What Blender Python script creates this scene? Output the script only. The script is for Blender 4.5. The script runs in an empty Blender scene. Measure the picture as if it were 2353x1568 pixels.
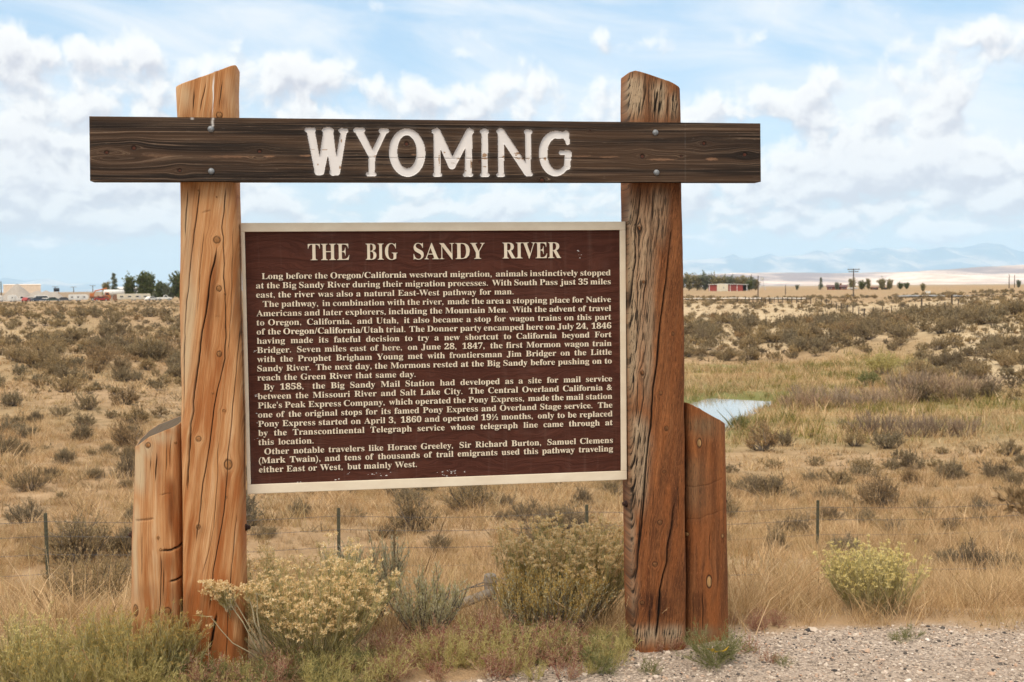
import bpy, math, random
import numpy as np
from mathutils import Vector, Matrix

C = bpy.context
COL = C.scene.collection
SC = C.scene

# ------------------------------------------------------------------ camera
FPX, CX, CY, EYE = 2550.0, 1176.5, 784.0, 1.77      # focal length and centre in pixels of a 2353 x 1568 picture
PITCH, ROLL = math.atan(122 / FPX), 0.0087
FWD = np.array([0, math.cos(PITCH), -math.sin(PITCH)])
UP0 = np.array([0, math.sin(PITCH), math.cos(PITCH)])
RT0 = np.array([1.0, 0, 0])
RT = RT0 * math.cos(ROLL) - UP0 * math.sin(ROLL)
UP = UP0 * math.cos(ROLL) + RT0 * math.sin(ROLL)
CAM = np.array([0, 0, EYE])
cam = bpy.data.cameras.new('camera')
cam.sensor_width = 36
cam.lens = 36 * FPX / 2353
cam.clip_start, cam.clip_end = 0.05, 120000
cam.dof.use_dof = True
cam.dof.focus_distance = 5.25
cam.dof.aperture_fstop = 7.0
camo = bpy.data.objects.new('camera', cam)
COL.objects.link(camo)
mw = Matrix.Identity(4)
for i in range(3):
    mw[i][0], mw[i][1], mw[i][2], mw[i][3] = RT[i], UP[i], -FWD[i], CAM[i]
camo.matrix_world = mw
SC.camera = camo

# ------------------------------------------------------------------ node helper
class NT:
    def __init__(self, tree):
        self.t, self.n, self.l = tree, tree.nodes, tree.links

    def put(self, sock, v):
        if v is None:
            return
        if isinstance(v, bpy.types.NodeSocket):
            self.l.new(v, sock)
        elif isinstance(v, (tuple, list)) and sock.type == 'RGBA' and len(v) == 3:
            sock.default_value = (*v, 1)
        else:
            sock.default_value = v

    def node(self, typ, ins=None, **props):
        nd = self.n.new(typ)
        for k, v in props.items():
            setattr(nd, k, v)
        for k, v in (ins or {}).items():
            self.put(nd.inputs[k], v)
        return nd

    def m(self, op, a, b=None, c=None, clamp=False):
        nd = self.n.new('ShaderNodeMath')
        nd.operation, nd.use_clamp = op, clamp
        for i, v in enumerate((a, b, c)):
            self.put(nd.inputs[i], v)
        return nd.outputs[0]

    def v(self, op, a, b=None):
        nd = self.n.new('ShaderNodeVectorMath')
        nd.operation = op
        self.put(nd.inputs[0], a)
        if b is not None:
            self.put(nd.inputs[1], b)
        return nd.outputs['Value'] if op in ('LENGTH', 'DOT_PRODUCT', 'DISTANCE') else nd.outputs[0]

    def xyz(self, x=0.0, y=0.0, z=0.0):
        return self.node('ShaderNodeCombineXYZ', {0: x, 1: y, 2: z}).outputs[0]

    def sep(self, v):
        o = self.node('ShaderNodeSeparateXYZ', {0: v}).outputs
        return o[0], o[1], o[2]

    def noise(self, vec, scale=1.0, detail=4.0, rough=0.5, dim='3D', dist=0.0):
        nd = self.node('ShaderNodeTexNoise', {'Vector': vec, 'Scale': scale, 'Detail': detail, 'Roughness': rough, 'Distortion': dist},
                       noise_dimensions=dim)
        return nd.outputs['Fac']

    def vor(self, vec, scale=1.0, out='Distance', feature='F1'):
        return self.node('ShaderNodeTexVoronoi', {'Vector': vec, 'Scale': scale}, feature=feature).outputs[out]

    def ss(self, x, lo, hi):           # smoothstep 0..1
        nd = self.node('ShaderNodeMapRange', {0: x, 1: lo, 2: hi, 3: 0.0, 4: 1.0}, interpolation_type='SMOOTHSTEP')
        return nd.outputs[0]

    def lin(self, x, lo, hi, a=0.0, b=1.0):
        return self.node('ShaderNodeMapRange', {0: x, 1: lo, 2: hi, 3: a, 4: b}).outputs[0]

    def mix(self, f, a, b, mode='MIX'):
        nd = self.n.new('ShaderNodeMix')
        nd.data_type, nd.blend_type = 'RGBA', mode
        for i, v in ((0, f), (6, a), (7, b)):
            self.put(nd.inputs[i], v)
        return nd.outputs[2]

    def ramp(self, f, stops):
        nd = self.node('ShaderNodeValToRGB', {0: f})
        e = nd.color_ramp.elements
        while len(e) < len(stops):
            e.new(0.5)
        for el, (p, c) in zip(e, stops):
            el.position, el.color = p, (*c, 1)
        return nd.outputs[0]

    def attr(self, name, out='Fac'):
        return self.node('ShaderNodeAttribute', attribute_name=name).outputs[out]


def material(name, fn=None, color=None, rough=0.8, metal=0.0, spec=0.3):
    m = bpy.data.materials.new(name)
    m.use_nodes = True
    t = NT(m.node_tree)
    b = m.node_tree.nodes['Principled BSDF']
    b.inputs['Roughness'].default_value = rough
    b.inputs['Metallic'].default_value = metal
    b.inputs['Specular IOR Level'].default_value = spec
    if color:
        b.inputs['Base Color'].default_value = (*color, 1)
    if fn:
        fn(t, b)
    return m


# ------------------------------------------------------------------ sky, clouds and sun
SUN_AZ, SUN_EL = math.radians(206), math.radians(52)     # behind the camera, to its left, veiled by thin cloud
world = bpy.data.worlds.new('World')
SC.world = world
world.use_nodes = True
W = NT(world.node_tree)


def azel(px, py):
    """picture point -> sky coordinates in hundreds of pixels of arc"""
    d = RT * (px - CX) / FPX - UP * (py - CY) / FPX + FWD
    return math.atan2(d[0], d[1]) * 25.5, math.atan2(d[2], math.hypot(d[0], d[1])) * 25.5


# cumulus: px, py, half width, half height (pixels), weight
CLOUDS = [
    (60, 330, 420, 200, .62), (230, 250, 300, 140, .45), (560, 200, 380, 110, .45), (700, 250, 340, 100, .40), (330, 240, 120, 70, .25),
    (120, 390, 300, 110, .30), (60, 150, 260, 110, .26),
    (1110, 235, 170, 75, .50), (1290, 225, 190, 80, .50), (1000, 250, 130, 50, .34), (1590, 250, 90, 60, .45),
    (1400, 92, 140, 36, .26), (1195, 132, 70, 24, .24), (1060, 128, 60, 16, .20), (1480, 108, 80, 22, .18),
    (1960, 215, 260, 75, .62), (2070, 150, 70, 75, .42), (1760, 245, 130, 42, .42), (1940, 160, 80, 50, .3), (2150, 200, 90, 45, .3),
    (2280, 110, 190, 62, .60), (1880, 325, 110, 45, .36), (2110, 320, 210, 60, .40), (1980, 380, 220, 60, .34),
    (1750, 440, 260, 80, .24), (2150, 440, 300, 90, .30), (2330, 420, 150, 90, .28), (1690, 400, 120, 60, .2),
    (1930, 558, 75, 22, .40), (2130, 560, 100, 26, .46), (1000, 470, 420, 70, .2), (30, 610, 70, 28, .30), (250, 470, 400, 60, .22),
]


def cloud_group():
    g = bpy.data.node_groups.new('cloud_field', 'ShaderNodeTree')
    g.interface.new_socket('P', in_out='INPUT', socket_type='NodeSocketVector')
    g.interface.new_socket('F', in_out='OUTPUT', socket_type='NodeSocketFloat')
    T = NT(g)
    gi, go = g.nodes.new('NodeGroupInput'), g.nodes.new('NodeGroupOutput')
    p0 = gi.outputs[0]
    X0, Y0, _ = T.sep(p0)
    # ragged edges: warp the point before anything else
    wv = T.node('ShaderNodeTexNoise', {'Vector': p0, 'Scale': 1.1, 'Detail': 4.0, 'Roughness': 0.5}, noise_dimensions='3D').outputs['Color']
    p = T.v('ADD', p0, T.v('MULTIPLY', T.v('SUBTRACT', wv, (.5, .5, .5)), (.8, .55, 0)))
    X, Y, _ = T.sep(p)
    yc = T.m('MAXIMUM', Y, -0.5)
    ny = T.m('MULTIPLY', T.m('LOGARITHM', T.m('ADD', yc, 1.3), 2.718), 5.6)
    nx = T.m('MULTIPLY', X, 1.0)
    f = T.noise(T.xyz(nx, ny, 3.7), 1.0, 5.0, 0.52)
    f = T.m('SUBTRACT', f, 0.5)
    tot = T.m('MULTIPLY', f, 1.9)
    # billows: rounded heads on the cloud edges
    q = T.xyz(T.m('MULTIPLY', nx, 1.6), T.m('MULTIPLY', ny, 1.25), 1.3)
    for sc, am in ((1.0, .24), (2.3, .13), (5.2, .035)):
        b = T.node('ShaderNodeTexVoronoi', {'Vector': q, 'Scale': sc, 'Smoothness': .35}, feature='SMOOTH_F1').outputs['Distance']
        tot = T.m('ADD', tot, T.m('MULTIPLY', T.m('SUBTRACT', .42, b), am))
    # general cover of the low sky, thinning upwards
    low = T.m('MULTIPLY', T.ss(Y, 3.9, 1.4), 0.20)
    low = T.m('SUBTRACT', low, T.m('MULTIPLY', T.ss(Y, 1.25, 0.6), 0.62))
    hi = T.m('MULTIPLY', T.ss(Y, 2.6, 4.6), -0.20)
    tot = T.m('ADD', T.m('ADD', tot, low), hi)
    acc = None
    for px, py, rx, ry, w in CLOUDS:
        ax, ay = azel(px, py)
        q = T.v('MULTIPLY', T.v('SUBTRACT', p, (ax, ay, 0)), (100 / rx, 100 / ry, 0))
        b = T.m('MULTIPLY', T.ss(T.v('LENGTH', q), 1.35, 0.25), w)
        acc = b if acc is None else T.m('ADD', acc, b)
    tot = T.m('ADD', tot, T.m('MINIMUM', T.m('MULTIPLY', acc, .95), 0.52))
    g.links.new(tot, go.inputs[0])
    return g


def build_sky():
    n = W.n
    tc = W.node('ShaderNodeTexCoord')
    d = tc.outputs['Generated']
    x, y, z = W.sep(d)
    az = W.m('MULTIPLY', W.m('ARCTAN2', x, y), 25.5)
    el = W.m('MULTIPLY', W.m('ARCSINE', z), 25.5)
    P = W.xyz(az, el, 0)
    grp = cloud_group()

    def field(vec):
        nd = n.new('ShaderNodeGroup')
        nd.node_tree = grp
        W.l.new(vec, nd.inputs[0])
        return nd.outputs[0]
    f0 = field(P)
    f1 = field(W.v('ADD', P, (-.10, .26, 0)))
    dens = W.ss(f0, 0.0, 0.42)
    lit = W.ss(W.m('SUBTRACT', f0, f1), -0.30, 0.22)
    thick = W.ss(f0, 0.15, 0.75)
    cl = W.mix(lit, (3.35, 3.36, 3.75), (5.9, 5.8, 5.6))
    cl = W.mix(W.m('MULTIPLY', thick, 0.4), cl, (4.0, 4.0, 4.4))
    sky = W.node('ShaderNodeTexSky', sky_type='NISHITA', sun_disc=False, sun_elevation=SUN_EL, sun_rotation=SUN_AZ,
                 altitude=2000, air_density=1.0, dust_density=1.2, ozone_density=1.5).outputs[0]
    sky = W.mix(1.0, sky, (SKYB[0], SKYB[1], SKYB[2]), 'MULTIPLY')
    sky = W.mix(0.72, sky, W.mix(W.ss(el, 0.5, 6.5), (2.6, 3.35, 4.05), (1.95, 3.2, 4.6)))
    # thin high veil
    ci = W.noise(W.v('MULTIPLY', W.v('ADD', P, W.xyz(0, W.m('MULTIPLY', az, 0.16), 0)), (.16, .62, 1)), 1.0, 6.0, 0.6, dist=0.6)
    ci2 = W.noise(W.v('MULTIPLY', P, (.09, .2, 1)), 1.0, 2.0, 0.5)
    veil = W.m('MULTIPLY', W.ss(W.m('ADD', ci, W.m('MULTIPLY', ci2, .6)), 0.62, 1.0), 0.85)
    sky = W.mix(W.m('ADD', W.m('MULTIPLY', veil, .95), 0.05), sky, (5.1, 5.25, 5.4))
    # paler towards the horizon
    sky = W.mix(W.m('MULTIPLY', W.ss(el, 4.0, 0.0), 0.8), sky, (2.75, 3.45, 4.05))
    col = W.mix(W.m('MULTIPLY', dens, W.ss(el, -.1, .5)), sky, cl)
    # extra brightness added to the sky overhead, out of view, to light the foreground
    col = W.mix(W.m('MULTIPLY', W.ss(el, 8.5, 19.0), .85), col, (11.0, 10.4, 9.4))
    col = W.mix(W.ss(el, -0.05, -0.6), col, (2.6, 2.1, 1.5))
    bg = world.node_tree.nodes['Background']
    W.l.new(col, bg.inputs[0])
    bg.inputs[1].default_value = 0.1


SKYB = (1.4, 1.4, 1.17)
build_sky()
sun = bpy.data.lights.new('sun', 'SUN')
sun.energy, sun.angle, sun.color = 1.3, math.radians(28), (1.0, .87, .70)
suno = bpy.data.objects.new('sun', sun)
COL.objects.link(suno)
sdir = Vector((math.sin(SUN_AZ) * math.cos(SUN_EL), math.cos(SUN_AZ) * math.cos(SUN_EL), math.sin(SUN_EL)))
suno.rotation_euler = sdir.to_track_quat('Z', 'Y').to_euler()
suno.location = (-20, -20, 60)

SC.view_settings.view_transform = 'Standard'
SC.view_settings.look = 'None'
SC.view_settings.exposure = 0.95
SC.view_settings.gamma = 1.0
SC.view_settings.use_curve_mapping = False
SC.cycles.use_denoising = True
SC.cycles.use_adaptive_sampling = True
SC.cycles.adaptive_threshold = 0.015
SC.cycles.max_bounces = 6
SC.cycles.diffuse_bounces = 3
SC.cycles.transparent_max_bounces = 8
SC.cycles.volume_bounces = 1
SC.cycles.sample_clamp_indirect = 4.0

# ------------------------------------------------------------------ geometry helpers
world.cycles.sampling_method = 'MANUAL'
world.cycles.sample_map_resolution = 512


def tag(o, label=None, cat=None, group=None, kind=None):
    for k, v in (('label', label), ('category', cat), ('group', group), ('kind', kind)):
        if v:
            o[k] = v
    return o


def mesh_np(name, v, faces, mats, parent=None, smooth=False, attrs=None, fmat=None, link=True):
    """faces: list of int arrays (n,k). attrs: name -> (n,) or (n,3) point data"""
    v = np.asarray(v, np.float32)
    me = bpy.data.meshes.new(name)
    me.vertices.add(len(v))
    me.vertices.foreach_set('co', v.ravel())
    faces = [np.asarray(f, np.int32) for f in (faces if isinstance(faces, list) else [faces]) if len(f)]
    loops = np.concatenate([f.ravel() for f in faces])
    tot = np.concatenate([np.full(len(f), f.shape[1], np.int32) for f in faces])
    st = np.concatenate([[0], np.cumsum(tot)[:-1]]).astype(np.int32)
    me.loops.add(len(loops))
    me.loops.foreach_set('vertex_index', loops)
    me.polygons.add(len(tot))
    me.polygons.foreach_set('loop_start', st)
    me.polygons.foreach_set('loop_total', tot)
    if fmat is not None:
        me.polygons.foreach_set('material_index', np.asarray(fmat, np.int32))
    me.polygons.foreach_set('use_smooth', np.full(len(tot), smooth, bool))
    for k, a in (attrs or {}).items():
        a = np.asarray(a, np.float32)
        if a.ndim == 1:
            at = me.attributes.new(k, 'FLOAT', 'POINT')
            at.data.foreach_set('value', a)
        else:
            at = me.attributes.new(k, 'FLOAT_VECTOR', 'POINT')
            at.data.foreach_set('vector', a.ravel())
    for m in (mats if isinstance(mats, (list, tuple)) else [mats]):
        me.materials.append(m)
    me.update(calc_edges=True)
    o = bpy.data.objects.new(name, me)
    if link:
        COL.objects.link(o)
    if parent:
        o.parent = parent
    return o


def empty(name, loc=(0, 0, 0), rz=0.0, label=None, cat=None, group=None):
    o = bpy.data.objects.new(name, None)
    COL.objects.link(o)
    o.location = [float(c) for c in loc]
    o.rotation_euler = (0, 0, rz)
    o.empty_display_size = 0.2
    return tag(o, label, cat, group)


class MB:
    """collects simple shapes; build() links them as one mesh"""

    def __init__(self):
        self.v, self.f = [], []

    def add(self, v, f):
        n = len(self.v)
        self.v += [tuple(map(float, p)) for p in v]
        self.f += [[i + n for i in q] for q in f]
        return self

    def box(self, x0, x1, y0, y1, z0, z1):
        return self.add([(x0, y0, z0), (x1, y0, z0), (x1, y1, z0), (x0, y1, z0), (x0, y0, z1), (x1, y0, z1), (x1, y1, z1), (x0, y1, z1)],
                        [[0, 3, 2, 1], [4, 5, 6, 7], [0, 1, 5, 4], [1, 2, 6, 5], [2, 3, 7, 6], [3, 0, 4, 7]])

    def prism(self, poly, y0, y1):
        """polygon in x,z pushed along y"""
        n = len(poly)
        return self.add([(x, y0, z) for x, z in poly] + [(x, y1, z) for x, z in poly],
                        [list(range(n)), list(range(2 * n - 1, n - 1, -1))] + [[i, i + n, (i + 1) % n + n, (i + 1) % n] for i in range(n)])

    def tube(self, pts, rad, seg=8, caps=True):
        pts = [Vector(p) for p in pts]
        rad = rad if isinstance(rad, (list, tuple)) else [rad] * len(pts)
        v, f = [], []
        for i, p in enumerate(pts):
            d = (pts[min(i + 1, len(pts) - 1)] - pts[max(i - 1, 0)]).normalized()
            a = d.orthogonal().normalized() if abs(d.z) < .9 else Vector((1, 0, 0)).cross(d).normalized()
            b = d.cross(a)
            v += [p + (a * math.cos(t) + b * math.sin(t)) * rad[i] for t in [2 * math.pi * k / seg for k in range(seg)]]
        for i in range(len(pts) - 1):
            for k in range(seg):
                f.append([i * seg + k, i * seg + (k + 1) % seg, (i + 1) * seg + (k + 1) % seg, (i + 1) * seg + k])
        if caps:
            f += [list(range(seg))[::-1], [(len(pts) - 1) * seg + k for k in range(seg)]]
        return self.add(v, f)

    def build(self, name, mat, parent=None, smooth=False, bevel=0):
        me = bpy.data.meshes.new(name)
        me.from_pydata(self.v, [], self.f)
        me.materials.append(mat)
        me.polygons.foreach_set('use_smooth', [smooth] * len(me.polygons))
        me.update()
        o = bpy.data.objects.new(name, me)
        COL.objects.link(o)
        if parent:
            o.parent = parent
        if bevel:
            b = o.modifiers.new('bevel', 'BEVEL')
            b.width, b.segments, b.limit_method = bevel, 2, 'ANGLE'
        return o


def hsh(i, j, s=0):
    n = (i * 374761393 + j * 668265263 + s * 974634777) & 0xffffffff
    n = ((n ^ (n >> 13)) * 1274126177) & 0xffffffff
    return ((n ^ (n >> 16)) & 0xffff) / 65535.0


def vnoise(x, y, s=0):
    x, y = np.asarray(x, float), np.asarray(y, float)
    i, j = np.floor(x).astype(np.int64), np.floor(y).astype(np.int64)
    u, w = x - i, y - j
    u, w = u * u * (3 - 2 * u), w * w * (3 - 2 * w)
    a, b, c, d = hsh(i, j, s), hsh(i + 1, j, s), hsh(i, j + 1, s), hsh(i + 1, j + 1, s)
    return (a + (b - a) * u) * (1 - w) + (c + (d - c) * u) * w


def fbm(x, y, oct=4, s=0, rough=.5):
    t, a, n = 0, 1.0, 0
    for k in range(oct):
        t = t + a * (vnoise(x * 2 ** k + 17.3 * k, y * 2 ** k - 9.1 * k, s + k) - .5)
        n += a
        a *= rough
    return t / n * 2


def sst(x, a, b):
    t = np.clip((np.asarray(x, float) - a) / (b - a), 0, 1)
    return t * t * (3 - 2 * t)


# ------------------------------------------------------------------ terrain
PROFILE = {    # column of the picture -> (distance, height) along it; from the sizes of things standing there
    -700: [(6, 0), (9, -.9), (12, -1.75), (16, -2.5), (26, -2.7), (40, -2.9), (65, -2.4), (100, -1.7), (130, -1.0), (200, -1.2), (375, -1.4), (700, -.5), (2000, 0)],
    150: [(6, 0), (9, -.9), (12, -1.75), (16, -2.55), (26, -2.65), (40, -3.0), (65, -2.55), (100, -1.85), (130, -1.05), (200, -1.25), (375, -1.47), (700, -.4), (2000, 0)],
    450: [(6, 0), (9, -.9), (12, -1.75), (16, -2.5), (26, -2.9), (40, -3.4), (65, -3.3), (100, -2.5), (130, -1.6), (200, -1.3), (375, -1.47), (700, -.4), (2000, 0)],
    850: [(6, -.05), (8, -.75), (11, -1.62), (16, -2.4), (26, -3.2), (43, -4.3), (65, -4.9), (85, -4.6), (110, -3.6), (150, -2.2), (230, -1.6), (375, -1.4), (700, -.3), (2000, 0)],
    1300: [(6, -.05), (8, -.75), (11, -1.62), (16, -2.35), (28, -3.4), (43, -5.1), (60, -5.9), (85, -6.0), (106, -6.0), (115, -5.4), (150, -3.2), (230, -2.1), (280, -1.75), (500, -.4), (2000, 0)],
    1700: [(6, 0), (8, -.5), (11, -1.25), (16, -2.2), (28, -3.9), (43, -5.6), (56, -6.05), (85, -6.05), (108, -6.02), (116, -5.6), (150, -3.35), (190, -2.5), (230, -2.05), (280, -1.72), (390, -1.9), (500, -.35), (2000, 0)],
    2000: [(6, 0), (8, -.5), (11, -1.25), (16, -2.2), (28, -3.9), (43, -5.5), (56, -6.0), (85, -6.0), (98, -5.8), (110, -4.9), (135, -3.2), (160, -2.9), (190, -2.5), (280, -1.8), (390, -1.75), (500, -.4), (2000, 0)],
    2350: [(6, 0), (8, -.5), (11, -1.25), (16, -2.2), (28, -3.7), (43, -5.1), (56, -5.8), (70, -5.85), (78, -5.3), (86, -4.7), (105, -3.5), (130, -2.3), (180, -1.5), (280, -.9), (360, .05), (500, .15), (2000, .1)],
    3000: [(6, 0), (8, -.5), (11, -1.25), (16, -2.2), (28, -3.5), (43, -4.7), (56, -5.2), (70, -4.9), (86, -3.9), (105, -2.6), (130, -1.6), (180, -1.0), (280, -.5), (360, .2), (500, .3), (2000, .1)],
}
_cols = np.array(sorted(PROFILE), float)
_ld = np.linspace(math.log(4.0), math.log(60000.0), 700)
_tab = []
for c in sorted(PROFILE):
    a = np.array(PROFILE[c], float)
    z = np.interp(_ld, np.log(np.concatenate([[4.0, 5.2], a[:, 0], [60000.]])), np.concatenate([[0, 0], a[:, 1], [0]]))
    k = np.exp(-np.linspace(-2, 2, 13) ** 2)
    z = np.convolve(np.pad(z, 6, 'edge'), k / k.sum(), 'valid')
    _tab.append(z)
_tab = np.array(_tab)
WATER_Z = -6.3


def _plane_pt(px, py, z):
    d = RT * (px - CX) / FPX - UP * (py - CY) / FPX + FWD
    t = (z - EYE) / d[2]
    return (CAM + d * t)[:2]


RIVER = [np.array([_plane_pt(px, py, WATER_Z) for px, py in pts]) for pts in
         ([(1260, 1080), (1420, 1040), (1560, 985), (1635, 948), (1685, 928), (1716, 920)], [(1380, 856), (1560, 852), (1640, 851), (1700, 850)])]
RIVER_W = [2.7, 1.3]


def seg_dist(x, y, line):
    best = np.full(np.shape(x), 1e9)
    for (ax, ay), (bx, by) in zip(line[:-1], line[1:]):
        dx, dy = bx - ax, by - ay
        t = np.clip(((x - ax) * dx + (y - ay) * dy) / (dx * dx + dy * dy), 0, 1)
        best = np.minimum(best, np.hypot(x - ax - t * dx, y - ay - t * dy))
    return best


def polar(x, y):
    r = np.hypot(x, y)
    az = np.arctan2(x, y)
    azc = np.clip(az, -.95, .95)
    return r, az, CX + FPX * np.tan(azc), np.maximum(r * np.cos(azc), 1e-3)


def H(x, y):
    x, y = np.asarray(x, float), np.asarray(y, float)
    r, az, px, d = polar(x, y)
    ld = np.clip((np.log(np.maximum(d, 4.0)) - _ld[0]) / (_ld[1] - _ld[0]), 0, len(_ld) - 1.001)
    i = ld.astype(int)
    f = ld - i
    ci = np.clip(np.searchsorted(_cols, px) - 1, 0, len(_cols) - 2)
    cf = np.clip((px - _cols[ci]) / (_cols[ci + 1] - _cols[ci]), 0, 1)
    cf = cf * cf * (3 - 2 * cf)
    z = (_tab[ci, i] * (1 - f) + _tab[ci, i + 1] * f) * (1 - cf) + (_tab[ci + 1, i] * (1 - f) + _tab[ci + 1, i + 1] * f) * cf
    z = z * sst(np.cos(az), -.1, .45)
    flat = 1 - .8 * sst(px, 1400, 1560) * sst(d, 46, 56) * sst(d, 112, 102)     # the meadow by the river stays level
    z = z + fbm(x / 2.3, y / 2.3, 3, 5) * .10 * sst(d, 6.5, 10) * flat
    z = z + fbm(x / 14, y / 14, 4, 9) * .55 * sst(d, 24, 70) * flat * (1 - .6 * sst(d, 110, 150) * sst(px, 800, 600)) * (1 - .6 * sst(d, 240, 400))
    z = z + fbm(x / 300, y / 300, 4, 19) * 1.6 * sst(d, 520, 1500)
    z = z + fbm(x / .35, y / .35, 3, 31) * .018
    for line, w in zip(RIVER, RIVER_W):
        q = seg_dist(x, y, line)
        z = np.where(d > 30, z * sst(q, w * .55, w * 1.35) + (WATER_Z - .5) * (1 - sst(q, w * .55, w * 1.35)), z)
    return z


def ground(px, py, far=3000.):
    """where the line of sight through a picture point meets the terrain"""
    d = RT * (px - CX) / FPX - UP * (py - CY) / FPX + FWD
    t = np.exp(np.linspace(math.log(4.6), math.log(far), 4000))
    P = CAM[None] + d[None] * t[:, None]
    below = np.nonzero(P[:, 2] < H(P[:, 0], P[:, 1]))[0]
    k = below[0] if len(below) else len(t) - 1
    return np.array([P[k, 0], P[k, 1], float(H(P[k, 0], P[k, 1]))])


def at_depth(px, dist):
    """ground point in column px at a given distance"""
    d = RT * (px - CX) / FPX + FWD
    x = d[0] / d[1] * dist
    return np.array([x, dist, float(H(x, dist))])


def row_at(px, py, dist):
    """height of the line of sight through a picture point at a given distance"""
    d = RT * (px - CX) / FPX - UP * (py - CY) / FPX + FWD
    return EYE + d[2] / d[1] * dist


# gravel lay-by in front of the sign, its far edge as a line on the ground
GEDGE = np.array([_plane_pt(px, py, 0.0) for px, py in
                  [(700, 1620), (860, 1585), (1000, 1560), (1180, 1543), (1300, 1528), (1420, 1500), (1490, 1468), (1600, 1452), (1750, 1447), (1900, 1443), (2100, 1438), (2353, 1434), (3200, 1430)]])


def gravel_mask(x, y):
    e = np.interp(x, GEDGE[:, 0], GEDGE[:, 1], left=4.2)
    return sst(e + fbm(x * 4, y * 4, 3, 77) * .13 - y, -.07, .08)


def terrain():
    a_f = np.linspace(-.62, .62, 760)
    a_b = np.linspace(.62, 2 * math.pi - .62, 120)[1:-1]
    ang = np.concatenate([a_f, a_b])
    rad = np.exp(np.linspace(math.log(1.0), math.log(38000), 880))
    A, R_ = np.meshgrid(ang, rad)
    x, y = np.sin(A) * R_, np.cos(A) * R_
    z = H(x, y)
    n, m = len(rad), len(ang)
    idx = np.arange(n * m).reshape(n, m)
    j = np.roll(idx, -1, axis=1)
    f = np.stack([idx[:-1], j[:-1], j[1:], idx[1:]], -1).reshape(-1, 4)
    v = np.stack([x, y, z], -1).reshape(-1, 3)
    v = np.concatenate([v, [[0, 0, 0]]])
    tri = np.stack([np.full(m, n * m), np.roll(idx[0], -1), idx[0]], -1)
    r, az, px, d = polar(x, y)
    nz = fbm(x / 3, y / 3, 3, 41)
    mead = sst(px + nz * 60, 1380, 1560) * sst(d, 48, 60) * (1 - sst(d + nz * 5, 104 - 30 * sst(px, 2050, 2300), 114 - 34 * sst(px, 2050, 2300)))
    sand = np.clip(sst(d, 113, 124) * (1 - sst(d, 210, 260)) * sst(px, 1300, 1500) * (.65 + nz * .5), 0, 1)
    sand = np.maximum(sand, np.clip(sst(d, 76, 84) * sst(px, 2080, 2250) * (1 - sst(d, 150, 190)) * (.8 + nz * .4), 0, 1))
    sand = np.maximum(sand, sst(px, 330, 40) * sst(d, 60, 78) * (1 - sst(d, 95, 125)) * (.55 + nz * .5))
    far = sst(d, 700, 2500)
    grv = gravel_mask(x, y) * (d < 12)
    wet = 0 * x
    for line, w in zip(RIVER, RIVER_W):
        wet = np.maximum(wet, (1 - sst(seg_dist(x, y, line), w * .9, w * 2.2)) * (d > 30))
    band = np.clip(.5 + fbm(x / 9, y / 3.5, 3, 55) * 1.4, 0, 1)     # streaks of green and straw across the meadow
    pad = lambda q: np.concatenate([q.ravel(), [0]])

    def fn(t, b):
        pos = t.node('ShaderNodeNewGeometry').outputs['Position']
        n1 = t.noise(pos, .9, 6, .6)
        n2 = t.noise(pos, 9, 5, .6)
        n3 = t.noise(pos, .06, 4, .55)
        dirt = t.mix(t.ss(n1, .3, .7), (.27, .175, .095), (.41, .28, .165))
        dirt = t.mix(t.m('MULTIPLY', t.ss(n3, .42, .62), .55), dirt, (.27, .20, .10))
        dirt = t.mix(t.m('MULTIPLY', t.ss(n2, .5, .72), .35), dirt, (.17, .125, .075))
        n4 = t.noise(pos, 2.1, 6, .65)
        dirt = t.mix(t.m('MULTIPLY', t.ss(n4, .47, .66), .6), dirt, (.19, .13, .07))
        sandc = t.mix(t.ss(n2, .3, .7), (.40, .31, .19), (.55, .43, .28))
        sandc = t.mix(t.m('MULTIPLY', t.ss(n4, .52, .68), .5), sandc, (.24, .175, .10))
        col = t.mix(t.attr('sand'), dirt, sandc)
        me = t.mix(t.attr('band'), (.17, .155, .06), (.38, .27, .13))
        me = t.mix(t.ss(n2, .35, .7), me, (.25, .17, .085))
        col = t.mix(t.attr('meadow'), col, me)
        col = t.mix(t.attr('wet'), col, (.16, .16, .06))
        col = t.mix(t.attr('far'), col, t.mix(n3, (.27, .215, .15), (.37, .295, .21)))
        vo = t.node('ShaderNodeTexVoronoi', {'Vector': pos, 'Scale': 85.0}, feature='F1')
        g = t.mix(t.sep(vo.outputs['Color'])[0], (.17, .135, .11), (.45, .365, .295))
        g = t.mix(t.ss(n1, .45, .75), g, (.27, .20, .145))
        col = t.mix(t.attr('gravel'), col, g)
        t.put(b.inputs['Base Color'], col)
        bump = t.node('ShaderNodeBump', {'Strength': .5, 'Distance': .03, 'Height': t.m('ADD', n2, t.m('MULTIPLY', vo.outputs['Distance'], .5))})
        t.put(b.inputs['Normal'], bump.outputs[0])
    o = mesh_np('ground', v, [f, tri], material('dry_ground', fn, rough=.95, spec=.1), smooth=True,
                attrs=dict(sand=pad(sand), meadow=pad(mead), far=pad(far), gravel=pad(grv), wet=pad(wet), band=pad(band)))
    tag(o, kind='structure', label='dry sandy ground sloping from the gravel lay-by into the river valley')


terrain()


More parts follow.
